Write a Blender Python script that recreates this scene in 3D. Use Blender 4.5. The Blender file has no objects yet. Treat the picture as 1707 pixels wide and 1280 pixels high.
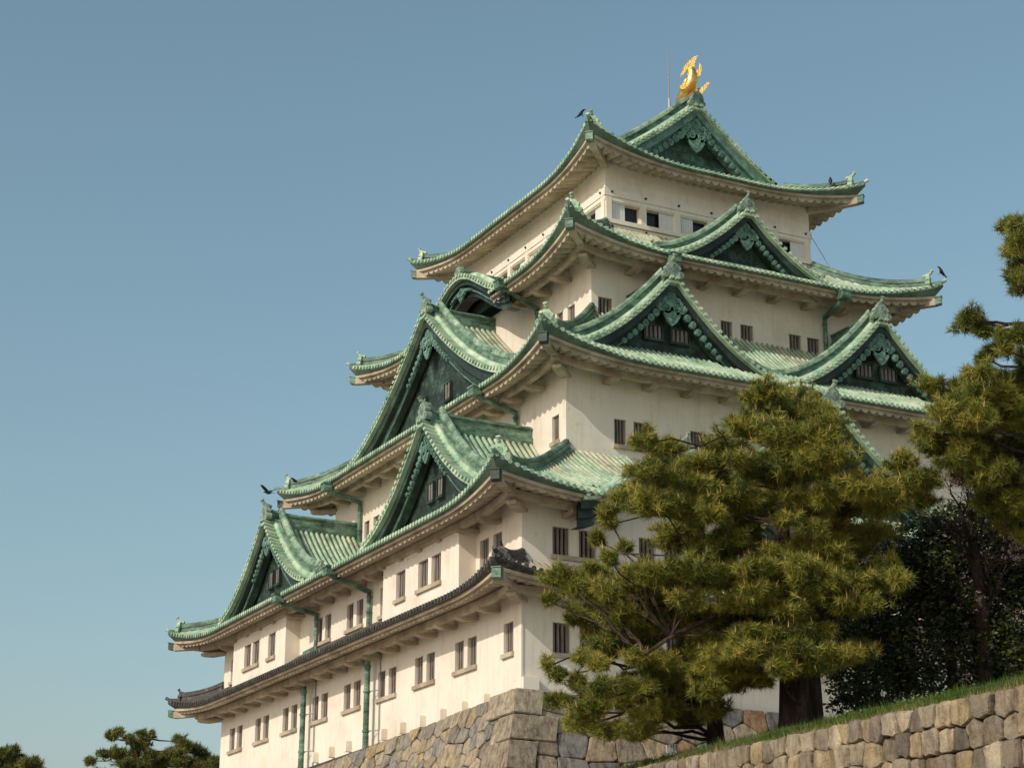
import bpy, math, random
import numpy as np
from mathutils import Vector
R = math.radians
scene = bpy.context.scene
COL = scene.collection

# ------------------------------------------------------------------ camera
CAM = np.array([-34.5037, -66.4882, -13.0414])
YAW, PIT, ROL, FPX = R(27.109), R(18.324), R(0.201), 3205.05
F_ = np.array([math.sin(YAW)*math.cos(PIT), math.cos(YAW)*math.cos(PIT), math.sin(PIT)])
Rr = np.array([math.cos(YAW), -math.sin(YAW), 0.0]); Uu = np.cross(Rr, F_)
R_ = Rr*math.cos(ROL)+Uu*math.sin(ROL); U_ = -Rr*math.sin(ROL)+Uu*math.cos(ROL)
def ray(u, v): return F_+R_*(u-853.5)/FPX-U_*(v-640)/FPX
def at(u, v, ax, val):            # photo pixel -> the point of a world plane x/y/z = val seen there
    d = ray(u, v); k = 'xyz'.index(ax); return CAM+d*(val-CAM[k])/d[k]
def atd(u, v, D): return CAM+ray(u, v)*D
cd = bpy.data.cameras.new("camera"); cam = bpy.data.objects.new("camera", cd); COL.objects.link(cam)
from mathutils import Matrix
cam.matrix_world = Matrix(((R_[0], U_[0], -F_[0], CAM[0]), (R_[1], U_[1], -F_[1], CAM[1]), (R_[2], U_[2], -F_[2], CAM[2]), (0, 0, 0, 1)))
cd.sensor_width = 36.0; cd.lens = 36.0*FPX/1707.0; cd.clip_start = 0.5; cd.clip_end = 9000
scene.camera = cam

# ------------------------------------------------------------------ world, sun, exposure
SUN_D = np.array([1.0, 0.31, -0.72]); SUN_D /= np.linalg.norm(SUN_D)
ELEV = math.asin(-SUN_D[2]); AZ = math.atan2(-SUN_D[0], -SUN_D[1])     # clockwise from +y
world = bpy.data.worlds.new("World"); scene.world = world; world.use_nodes = True
wn, wl = world.node_tree.nodes, world.node_tree.links
bg = wn["Background"]; sky = wn.new("ShaderNodeTexSky"); sky.sky_type = 'NISHITA'; sky.sun_disc = False
sky.sun_elevation = ELEV; sky.sun_rotation = AZ; sky.altitude = 0
sky.air_density = 1.3; sky.dust_density = 2.2; sky.ozone_density = 1.6
hs = wn.new("ShaderNodeHueSaturation"); hs.inputs["Saturation"].default_value = 0.95; hs.inputs["Hue"].default_value = 0.475
wl.new(sky.outputs[0], hs.inputs["Color"]); wl.new(hs.outputs[0], bg.inputs[0]); bg.inputs[1].default_value = 0.122
sd = bpy.data.lights.new("sun", 'SUN'); sd.energy = 2.75; sd.angle = R(0.5); sd.color = (1.0, 0.93, 0.82)
so = bpy.data.objects.new("sun", sd); COL.objects.link(so)
so.rotation_euler = Vector(SUN_D).to_track_quat('-Z', 'Y').to_euler(); so.location = (-60, -20, 60)
scene.view_settings.view_transform = 'Standard'; scene.view_settings.look = 'None'
scene.view_settings.exposure = 0.0; scene.view_settings.gamma = 1.0

# ------------------------------------------------------------------ materials
def mat(name, fn, rough=0.8, metal=0.0, spec=0.3):
    m = bpy.data.materials.new(name); m.use_nodes = True
    nt = m.node_tree; b = nt.nodes["Principled BSDF"]
    b.inputs["Roughness"].default_value = rough; b.inputs["Metallic"].default_value = metal
    b.inputs["Specular IOR Level"].default_value = spec
    fn(nt, b); return m
def N(nt, t, **kw):
    n = nt.nodes.new(t)
    for k, v in kw.items():
        if k in n.inputs: n.inputs[k].default_value = v
        else: setattr(n, k, v)
    return n
def coords(nt, scale=(1, 1, 1)):
    tc = nt.nodes.new("ShaderNodeTexCoord"); mp = nt.nodes.new("ShaderNodeMapping"); mp.inputs["Scale"].default_value = scale
    nt.links.new(tc.outputs["Object"], mp.inputs[0]); return mp.outputs[0]
def noise(nt, co, scale, detail=4, rough=0.6):
    n = nt.nodes.new("ShaderNodeTexNoise"); n.inputs["Scale"].default_value = scale
    n.inputs["Detail"].default_value = detail; n.inputs["Roughness"].default_value = rough
    nt.links.new(co, n.inputs["Vector"]); return n.outputs["Fac"]
def ramp(nt, fac, stops):
    r = nt.nodes.new("ShaderNodeValToRGB"); e = r.color_ramp.elements
    while len(e) < len(stops): e.new(0.5)
    for i, (p, c) in enumerate(stops): e[i].position = p; e[i].color = (*c, 1) if len(c) == 3 else c
    nt.links.new(fac, r.inputs[0]); return r.outputs[0]
def mix(nt, fac, a, b, mode='MIX'):
    m = nt.nodes.new("ShaderNodeMix"); m.data_type = 'RGBA'; m.blend_type = mode
    for sock, v in ((m.inputs[0], fac), (m.inputs[6], a), (m.inputs[7], b)):
        if hasattr(v, "is_linked"): nt.links.new(v, sock)
        elif isinstance(v, tuple): sock.default_value = (*v, 1)
        else: sock.default_value = v
    return m.outputs[2]
def bump(nt, b, h, strength=0.3, dist=0.05):
    n = nt.nodes.new("ShaderNodeBump"); n.inputs["Strength"].default_value = strength; n.inputs["Distance"].default_value = dist
    nt.links.new(h, n.inputs["Height"]); nt.links.new(n.outputs[0], b.inputs["Normal"])
def attr(nt, name, out="Color"):
    a = nt.nodes.new("ShaderNodeAttribute"); a.attribute_name = name; return a.outputs[out]

def f_plaster(nt, b):
    co = coords(nt); n1 = noise(nt, co, 0.45, 6, 0.65); n2 = noise(nt, coords(nt, (3.2, 3.2, 0.35)), 1.0, 5, 0.7)
    c = ramp(nt, n1, [(0.28, (0.70, 0.61, 0.48)), (0.48, (0.80, 0.725, 0.60)), (0.68, (0.83, 0.765, 0.65))])
    st = ramp(nt, n2, [(0.5, (1, 1, 1)), (0.78, (0.66, 0.60, 0.50))])
    c = mix(nt, 0.45, c, st, 'MULTIPLY')
    n3 = noise(nt, co, 2.3, 5, 0.75); sp = ramp(nt, n3, [(0.62, (1, 1, 1)), (0.74, (0.72, 0.66, 0.55))])
    c = mix(nt, 0.8, c, sp, 'MULTIPLY')
    nt.links.new(c, b.inputs["Base Color"]); bump(nt, b, noise(nt, co, 14, 4), 0.12, 0.02)
PLASTER = mat("plaster", f_plaster, 0.85, 0, 0.2)
def f_eave_shaded(nt, b):
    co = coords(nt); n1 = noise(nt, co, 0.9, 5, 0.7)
    c = ramp(nt, n1, [(0.3, (0.26, 0.205, 0.145)), (0.52, (0.44, 0.365, 0.265)), (0.72, (0.60, 0.525, 0.40))])  # plaster colour darkened to put in the shade under the eaves
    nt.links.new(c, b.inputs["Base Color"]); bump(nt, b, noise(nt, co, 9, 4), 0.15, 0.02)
EAVE_SHADED = mat("eave_plaster_shaded", f_eave_shaded, 0.85, 0, 0.2)
def f_tile(nt, b):
    co = coords(nt); n1 = noise(nt, co, 0.35, 5, 0.6); n2 = noise(nt, co, 1.1, 7, 0.66)
    wear = attr(nt, "tint", "Fac")
    g = ramp(nt, n2, [(0.27, (0.10, 0.20, 0.135)), (0.42, (0.28, 0.41, 0.27)), (0.54, (0.42, 0.54, 0.37)), (0.68, (0.60, 0.65, 0.46))])
    br = ramp(nt, n2, [(0.3, (0.24, 0.22, 0.15)), (0.5, (0.46, 0.41, 0.28)), (0.7, (0.60, 0.55, 0.38))])
    ma = N(nt, "ShaderNodeMath", operation='ADD'); nt.links.new(n1, ma.inputs[0]); nt.links.new(wear, ma.inputs[1])
    f = ramp(nt, ma.outputs[0], [(0.62, (0, 0, 0)), (0.98, (1, 1, 1))])
    c = mix(nt, f, g, br)
    lt = N(nt, "ShaderNodeMath", operation='LESS_THAN'); nt.links.new(wear, lt.inputs[0]); lt.inputs[1].default_value = -0.5
    c = mix(nt, lt.outputs[0], c, ramp(nt, n2, [(0.3, (0.055, 0.10, 0.07)), (0.6, (0.15, 0.22, 0.15))]))  # lowest tint: dirty pans, and the shadow painted on the tile edges
    n3 = noise(nt, coords(nt, (1, 1, 1)), 1.3, 6, 0.75); d = ramp(nt, n3, [(0.52, (1, 1, 1)), (0.70, (0.38, 0.47, 0.40))])
    c = mix(nt, 0.8, c, d, 'MULTIPLY')
    nt.links.new(c, b.inputs["Base Color"]); bump(nt, b, noise(nt, co, 12, 4), 0.25, 0.02)
TILE = mat("copper_tile", f_tile, 0.62, 0.0, 0.35)
def f_ridge(nt, b):
    co = coords(nt, (1, 1, 1)); n2 = noise(nt, coords(nt, (1, 1, 2.5)), 1.0, 8, 0.8); n3 = noise(nt, co, 6.0, 4, 0.7)
    g = ramp(nt, n2, [(0.36, (0.02, 0.04, 0.03)), (0.46, (0.075, 0.14, 0.095)), (0.55, (0.15, 0.26, 0.175)), (0.66, (0.33, 0.44, 0.30))])
    s = ramp(nt, n3, [(0.3, (0.6, 0.6, 0.6)), (0.6, (1, 1, 1))]); c = mix(nt, 0.7, g, s, 'MULTIPLY')
    nt.links.new(c, b.inputs["Base Color"]); bump(nt, b, n3, 0.25, 0.03)
RIDGE = mat("copper_ridge", f_ridge, 0.55, 0.0, 0.4)
def f_ridge2(nt, b):
    co = coords(nt); n2 = noise(nt, co, 1.3, 8, 0.8)
    g = ramp(nt, n2, [(0.34, (0.03, 0.06, 0.04)), (0.46, (0.13, 0.21, 0.14)), (0.56, (0.28, 0.38, 0.26)), (0.68, (0.50, 0.56, 0.38))])
    nt.links.new(g, b.inputs["Base Color"])
RIDGE2 = mat("copper_ridge_pale", f_ridge2, 0.6, 0.0, 0.35)
def f_dark(nt, b):
    co = coords(nt); n2 = noise(nt, co, 1.1, 6, 0.75)
    br = N(nt, "ShaderNodeTexBrick"); br.inputs["Scale"].default_value = 1.0; br.inputs["Brick Width"].default_value = 1.3; br.inputs["Row Height"].default_value = 0.42
    br.inputs["Mortar Size"].default_value = 0.012; br.inputs["Color1"].default_value = (0.42, 0.42, 0.42, 1); br.inputs["Color2"].default_value = (1, 1, 1, 1); br.inputs["Mortar"].default_value = (0.3, 0.3, 0.3, 1)
    tc = nt.nodes.new("ShaderNodeTexCoord"); sx = nt.nodes.new("ShaderNodeSeparateXYZ"); nt.links.new(tc.outputs["Object"], sx.inputs[0])
    ad = N(nt, "ShaderNodeMath", operation='ADD'); nt.links.new(sx.outputs[0], ad.inputs[0]); nt.links.new(sx.outputs[1], ad.inputs[1])
    cb = nt.nodes.new("ShaderNodeCombineXYZ"); nt.links.new(ad.outputs[0], cb.inputs[0]); nt.links.new(sx.outputs[2], cb.inputs[1]); nt.links.new(cb.outputs[0], br.inputs["Vector"])
    g = ramp(nt, n2, [(0.36, (0.016, 0.024, 0.018)), (0.50, (0.030, 0.052, 0.038)), (0.60, (0.075, 0.135, 0.10)), (0.72, (0.17, 0.28, 0.205))])
    c = mix(nt, 0.8, g, br.outputs["Color"], 'MULTIPLY')
    nt.links.new(c, b.inputs["Base Color"]); bump(nt, b, br.outputs["Fac"], -0.25, 0.03)
def f_dark2(nt, b):
    co = coords(nt); n2 = noise(nt, co, 1.1, 6, 0.75)
    br = N(nt, "ShaderNodeTexBrick"); br.inputs["Scale"].default_value = 1.0; br.inputs["Brick Width"].default_value = 0.8; br.inputs["Row Height"].default_value = 0.42
    br.inputs["Mortar Size"].default_value = 0.012; br.inputs["Color1"].default_value = (0.42, 0.42, 0.42, 1); br.inputs["Color2"].default_value = (1, 1, 1, 1); br.inputs["Mortar"].default_value = (0.3, 0.3, 0.3, 1)
    tc = nt.nodes.new("ShaderNodeTexCoord"); sx = nt.nodes.new("ShaderNodeSeparateXYZ"); nt.links.new(tc.outputs["Object"], sx.inputs[0])
    ad = N(nt, "ShaderNodeMath", operation='ADD'); nt.links.new(sx.outputs[0], ad.inputs[0]); nt.links.new(sx.outputs[1], ad.inputs[1])
    cb = nt.nodes.new("ShaderNodeCombineXYZ"); nt.links.new(ad.outputs[0], cb.inputs[0]); nt.links.new(sx.outputs[2], cb.inputs[1]); nt.links.new(cb.outputs[0], br.inputs["Vector"])
    g = ramp(nt, n2, [(0.34, (0.018, 0.030, 0.024)), (0.47, (0.055, 0.105, 0.08)), (0.58, (0.12, 0.22, 0.165)), (0.70, (0.24, 0.37, 0.28))])
    c = mix(nt, 0.8, g, br.outputs["Color"], 'MULTIPLY')
    nt.links.new(c, b.inputs["Base Color"]); bump(nt, b, br.outputs["Fac"], -0.25, 0.03)
DARK2 = mat("copper_plates", f_dark2, 0.6, 0.0, 0.35)
DARK = mat("copper_dark", f_dark, 0.6, 0.0, 0.35)
def f_board(nt, b):
    co = coords(nt); n2 = noise(nt, co, 0.8, 6, 0.75)
    g = ramp(nt, n2, [(0.36, (0.012, 0.020, 0.016)), (0.54, (0.026, 0.045, 0.033)), (0.67, (0.06, 0.11, 0.08)), (0.8, (0.15, 0.24, 0.17))])
    nt.links.new(g, b.inputs["Base Color"]); bump(nt, b, noise(nt, co, 5, 4), 0.2, 0.03)
BOARD = mat("copper_board", f_board, 0.55, 0.0, 0.4)
def f_carve(nt, b):
    co = coords(nt); n2 = noise(nt, co, 2.4, 5, 0.7)
    g = ramp(nt, n2, [(0.3, (0.05, 0.10, 0.08)), (0.5, (0.12, 0.22, 0.17)), (0.7, (0.24, 0.38, 0.30))])
    nt.links.new(g, b.inputs["Base Color"])
CARVE = mat("copper_carving", f_carve, 0.6, 0.0, 0.35)
def f_carve2(nt, b):
    co = coords(nt); n2 = noise(nt, co, 2.8, 5, 0.7)
    g = ramp(nt, n2, [(0.3, (0.11, 0.16, 0.12)), (0.5, (0.24, 0.32, 0.24)), (0.7, (0.40, 0.46, 0.34))])
    nt.links.new(g, b.inputs["Base Color"])
CARVE2 = mat("copper_ornament", f_carve2, 0.6, 0.0, 0.35)
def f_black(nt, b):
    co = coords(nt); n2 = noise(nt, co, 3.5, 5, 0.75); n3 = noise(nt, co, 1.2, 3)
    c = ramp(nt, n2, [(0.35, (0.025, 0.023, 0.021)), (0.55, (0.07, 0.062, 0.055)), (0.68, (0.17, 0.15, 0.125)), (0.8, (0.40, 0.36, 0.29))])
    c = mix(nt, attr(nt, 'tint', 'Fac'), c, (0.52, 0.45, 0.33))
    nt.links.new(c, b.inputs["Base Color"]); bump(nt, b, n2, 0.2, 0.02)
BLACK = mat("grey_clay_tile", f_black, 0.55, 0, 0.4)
def f_wood(nt, b):
    co = coords(nt, (6, 6, 0.8)); n2 = noise(nt, co, 1.5, 4)
    c = ramp(nt, n2, [(0.3, (0.12, 0.10, 0.085)), (0.6, (0.25, 0.21, 0.178))]); nt.links.new(c, b.inputs["Base Color"])
WOOD = mat("slat_wood", f_wood, 0.8)
def f_glass(nt, b): b.inputs["Base Color"].default_value = (0.012, 0.014, 0.018, 1)
GLASS = mat("dark_glass", f_glass, 0.25, 0, 0.5)
def f_gold(nt, b):
    co = coords(nt); n2 = noise(nt, co, 3.0, 4)
    c = ramp(nt, n2, [(0.3, (0.80, 0.40, 0.08)), (0.6, (1.0, 0.66, 0.22))]); nt.links.new(c, b.inputs["Base Color"])
    v = N(nt, "ShaderNodeTexVoronoi"); v.inputs["Scale"].default_value = 9; nt.links.new(co, v.inputs["Vector"]); bump(nt, b, v.outputs["Distance"], 0.25, 0.05)
GOLD = mat("gold_leaf", f_gold, 0.32, 1.0, 0.5)
def f_stone(nt, b):
    co = coords(nt); c = attr(nt, "col"); n1 = noise(nt, co, 3.0, 7, 0.75)
    s = ramp(nt, n1, [(0.25, (0.40, 0.37, 0.33)), (0.5, (0.95, 0.95, 0.95)), (0.75, (1.35, 1.28, 1.15))])
    c2 = mix(nt, 1.0, c, s, 'MULTIPLY')
    n4 = noise(nt, coords(nt, (4.5, 4.5, 1.3)), 1.0, 5, 0.7); st = ramp(nt, n4, [(0.46, (1, 1, 1)), (0.68, (0.36, 0.32, 0.27))]); c2 = mix(nt, 0.85, c2, st, 'MULTIPLY')
    nt.links.new(c2, b.inputs["Base Color"]); n2 = noise(nt, co, 5.0, 8, 0.72)
    bump(nt, b, n2, 0.9, 0.10)
STONE = mat("stone", f_stone, 0.9, 0, 0.2)
def f_soil(nt, b):
    co = coords(nt); n1 = noise(nt, co, 1.5, 6, 0.7)
    c = ramp(nt, n1, [(0.35, (0.055, 0.04, 0.025)), (0.55, (0.10, 0.085, 0.045)), (0.7, (0.10, 0.12, 0.04))]); nt.links.new(c, b.inputs["Base Color"])
SOIL = mat("soil", f_soil, 0.95)
def f_ground(nt, b):
    co = coords(nt); n1 = noise(nt, co, 0.2, 6, 0.7)
    c = ramp(nt, n1, [(0.35, (0.26, 0.23, 0.18)), (0.6, (0.38, 0.34, 0.28))]); nt.links.new(c, b.inputs["Base Color"])
GROUND = mat("ground", f_ground, 0.95)
def f_bark(nt, b):
    co = coords(nt, (5, 5, 1.2)); n1 = noise(nt, co, 1.6, 6, 0.75)
    c = ramp(nt, n1, [(0.3, (0.014, 0.010, 0.008)), (0.5, (0.05, 0.034, 0.025)), (0.7, (0.13, 0.088, 0.062))]); nt.links.new(c, b.inputs["Base Color"]); bump(nt, b, n1, 0.9, 0.08)
BARK = mat("bark", f_bark, 0.9)
def leafy(name, cols, rough=0.5, spec=0.35, trans=0.15):
    def fn(nt, b):
        a = attr(nt, "tint", "Fac"); k = len(cols)-1
        c = ramp(nt, a, [(i/k, cc) for i, cc in enumerate(cols)]); nt.links.new(c, b.inputs["Base Color"])
        tr = nt.nodes.new("ShaderNodeBsdfTranslucent"); nt.links.new(c, tr.inputs[0]); ms = nt.nodes.new("ShaderNodeMixShader"); ms.inputs[0].default_value = trans
        out = nt.nodes["Material Output"]; nt.links.new(b.outputs[0], ms.inputs[1]); nt.links.new(tr.outputs[0], ms.inputs[2]); nt.links.new(ms.outputs[0], out.inputs[0])
    return mat(name, fn, rough, 0, spec)
NEEDLE = leafy("pine_needles", [(0.035, 0.060, 0.012), (0.145, 0.170, 0.026), (0.33, 0.305, 0.050), (0.46, 0.39, 0.075), (0.50, 0.26, 0.12)])
NEEDLE2 = leafy("far_pine_needles", [(0.035, 0.055, 0.016), (0.10, 0.125, 0.030), (0.20, 0.20, 0.045), (0.25, 0.23, 0.05), (0.22, 0.14, 0.06)])
LEAF = leafy("evergreen_leaves", [(0.016, 0.026, 0.009), (0.040, 0.055, 0.014), (0.11, 0.115, 0.024), (0.22, 0.18, 0.05)], 0.42, 0.35, 0.15)
PETAL = leafy("blossom_petals", [(0.42, 0.27, 0.25), (0.60, 0.43, 0.40)], 0.7, 0.2, 0.3)
GRASSM = leafy("grass_blades", [(0.055, 0.10, 0.016), (0.09, 0.15, 0.022), (0.24, 0.22, 0.06), (0.40, 0.30, 0.13)], 0.6, 0.2, 0.3)
def flat(c, **k): return lambda nt, b: b.inputs.__getitem__("Base Color").__setattr__("default_value", (*c, 1))
CROW = mat("crow_feathers", flat((0.006, 0.006, 0.008)), 0.45, 0, 0.4)
WHITE = mat("white_paint", flat((0.75, 0.73, 0.68)), 0.6)
STEEL = mat("weathered_steel", flat((0.35, 0.30, 0.27)), 0.5, 0.3)
RUST = mat("rust_copper", flat((0.25, 0.12, 0.06)), 0.7)
BOARDW = mat("shutter_white", flat((0.72, 0.71, 0.67)), 0.6)

# ------------------------------------------------------------------ mesh builder
class MB:
    def __init__(s): s.v = []; s.f = []; s.t = []; s.c = []; s.tint = 0.0; s.col = None
    def add(s, vs, fs, tints=None):
        o = len(s.v); s.v.extend([tuple(map(float, p)) for p in vs]); s.f.extend([tuple(i+o for i in f) for f in fs])
        s.t.extend(tints if tints is not None else [s.tint]*len(vs))
        if s.col is not None: s.c.extend([s.col]*len(vs))
    def grid(s, rows, closed=False, tints=None):
        m = len(rows[0]); vs = [p for r in rows for p in r]; fs = []
        for i in range(len(rows)-1):
            for j in range(m-1 if not closed else m):
                k = (j+1) % m; fs.append((i*m+j, i*m+k, (i+1)*m+k, (i+1)*m+j))
        s.add(vs, fs, tints)
    def fan(s, ring): s.add(ring, [tuple(range(len(ring)))])
    def box(s, c, ax, ay, az):   # centre, three half-axes
        c, ax, ay, az = map(np.asarray, (c, ax, ay, az))
        vs = [c+i*ax+j*ay+k*az for k in (-1, 1) for j in (-1, 1) for i in (-1, 1)]
        s.add(vs, [(0, 2, 3, 1), (4, 5, 7, 6), (0, 1, 5, 4), (2, 6, 7, 3), (0, 4, 6, 2), (1, 3, 7, 5)])
    def abox(s, x0, x1, y0, y1, z0, z1):
        s.box(((x0+x1)/2, (y0+y1)/2, (z0+z1)/2), ((x1-x0)/2, 0, 0), (0, (y1-y0)/2, 0), (0, 0, (z1-z0)/2))
    def sweep(s, prof, path, lat=None, up=(0, 0, 1), cap=True, closed=True):
        path = [np.asarray(p, float) for p in path]; up = np.asarray(up, float); rows = []
        for i, p in enumerate(path):
            t = path[min(i+1, len(path)-1)]-path[max(i-1, 0)]
            l = np.asarray(lat, float) if lat is not None else np.cross(t, up)
            n = np.linalg.norm(l); l = l/n if n > 1e-9 else np.array([1., 0, 0])
            rows.append([p+l*a+up*b for a, b in prof])
        s.grid(rows, closed=closed)
        if cap: s.fan(rows[0]); s.fan(rows[-1][::-1])
    def tube(s, path, rad, n=8, cap=True):
        path = [np.asarray(p, float) for p in path]; rads = rad if hasattr(rad, '__len__') else [rad]*len(path); rows = []
        t0 = path[1]-path[0]; u = np.cross(t0, (0.13, 0.27, 0.95))
        if np.linalg.norm(u) < 1e-6: u = np.cross(t0, (1, 0, 0))
        u /= np.linalg.norm(u)
        for i, p in enumerate(path):
            t = path[min(i+1, len(path)-1)]-path[max(i-1, 0)]; t = t/(np.linalg.norm(t)+1e-12)
            u = u-t*np.dot(u, t); u /= np.linalg.norm(u)+1e-12; w = np.cross(t, u)
            rows.append([p+rads[i]*(math.cos(2*math.pi*k/n)*u+math.sin(2*math.pi*k/n)*w) for k in range(n)])
        s.grid(rows, closed=True)
        if cap: s.fan(rows[0][::-1]); s.fan(rows[-1])
    def disc(s, c, nrm, r, th, n=12):
        c = np.asarray(c, float); nrm = np.asarray(nrm, float)/np.linalg.norm(nrm); s.tube([c-nrm*th/2, c+nrm*th/2], r, n)
    def plate(s, pts, off):    # closed outline extruded by off
        off = np.asarray(off, float); a = [np.asarray(p, float) for p in pts]; b = [p+off for p in a]; n = len(a)
        s.add(a+b, [tuple(range(n))[::-1], tuple(range(n, 2*n))]+[(i, (i+1) % n, n+(i+1) % n, n+i) for i in range(n)])
    def build(s, name, m, parent=None, smooth=False):
        pass
        me = bpy.data.meshes.new(name); me.from_pydata(s.v, [], s.f); me.materials.append(m)
        a = me.attributes.new("tint", 'FLOAT', 'POINT'); a.data.foreach_set("value", np.asarray(s.t, dtype=np.float32))
        if s.c:
            a = me.attributes.new("col", 'FLOAT_COLOR', 'POINT'); a.data.foreach_set("color", np.asarray(s.c, dtype=np.float32).ravel())
        if smooth: me.polygons.foreach_set("use_smooth", [True]*len(me.polygons))
        me.update(); o = bpy.data.objects.new(name, me); COL.objects.link(o)
        if parent is not None: o.parent = parent
        return o
def empty(name, loc=(0, 0, 0)):
    o = bpy.data.objects.new(name, None); o.location = loc; COL.objects.link(o); return o
def tag(o, label=None, cat=None, group=None, kind=None):
    for k, v in (("label", label), ("category", cat), ("group", group), ("kind", kind)):
        if v: o[k] = v
    return o
def lbl(o, text): o["label"] = text; return o
def arr(*a): return np.array(a, float)
Z = arr(0, 0, 1)
rnd = random.Random(7)

# ------------------------------------------------------------------ the keep: sizes in metres, near corner of the ground storey at the origin
BX, BY = 31.68, 36.06
keep = tag(empty("castle_keep"), "white five tiered castle keep with green copper roofs and a golden fish on top", "castle")
def rect(i): return (i, i, BX-i, BY-i)
WI = {1: 0.0, 2: 0.0, 3: 4.55, 4: 7.68, 5: 9.66}     # inset of each storey

class Roof:
    def __init__(s, win, o, inset, ze, zt, H, fl=0.35, L=6.0, prof=None):
        s.win, s.o, s.T, s.ze, s.zt, s.H, s.fl, s.L = win, o, o+inset, ze, zt, H, fl, L
        a = win-o; s.E = (a, a, BX-a, BY-a)
        s.prof = prof or (lambda t: ze+(zt-ze)*(0.72*(t/s.T)+0.28*(t/s.T)**2))
        x0, y0, x1, y1 = s.E
        s.sides = [(arr(x0, y0, 0), arr(0, 1, 0), arr(1, 0, 0), y1-y0),      # left face
                   (arr(x0, y0, 0), arr(1, 0, 0), arr(0, 1, 0), x1-x0),      # right (front) face
                   (arr(x1, y0, 0), arr(0, 1, 0), arr(-1, 0, 0), y1-y0),
                   (arr(x0, y1, 0), arr(1, 0, 0), arr(0, -1, 0), x1-x0)]
    def warp(s, x, y):
        x0, y0, x1, y1 = s.E; dx = dy = lf = 0.0
        for cx, sx in ((x0, -1), (x1, 1)):
            for cy, sy in ((y0, -1), (y1, 1)):
                a, b = abs(x-cx), abs(y-cy); m, t = max(a, b), min(a, b)
                if m < s.L:
                    g = (1-m/s.L)**2.3*max(0.0, 1-t/min(s.T, 4.5)); lf += s.H*g; dx += sx*s.fl*g; dy += sy*s.fl*g
        return dx, dy, lf
    def pt(s, k, a, t, dz=0.0, z=None):
        A, e, n, Ln = s.sides[k]; p = A+e*a+n*t; dx, dy, lf = s.warp(p[0], p[1])
        if z is not None: return arr(p[0]+dx*.88, p[1]+dy*.88, z+lf*.62+dz)
        return arr(p[0]+dx, p[1]+dy, s.prof(max(t, 0))+lf+dz)
    def soffit(s, t): return s.ze-0.40+0.28*(t-0.3)

def span(a, b, step):
    n = max(1, int(round((b-a)/step))); return [a+(b-a)*i/n for i in range(n+1)]
def end_dense(L0, a, b):     # dense near both ends
    xs = sorted(set([a, b]+[a+x for x in (0.15, 0.35, 0.6, 0.9, 1.25, 1.65, 2.1, 2.6, 3.2, 3.9, 4.7, 5.6) if a+x < (a+b)/2]+[b-x for x in (0.15, 0.35, 0.6, 0.9, 1.25, 1.65, 2.1, 2.6, 3.2, 3.9, 4.7, 5.6) if b-x > (a+b)/2]))
    out = [xs[0]]
    for x in xs[1:]:
        while x-out[-1] > 1.6: out.append(out[-1]+1.2)
        out.append(x)
    return out
HALF = [(math.cos(math.pi*k/5), math.sin(math.pi*k/5)) for k in range(6)]

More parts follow.
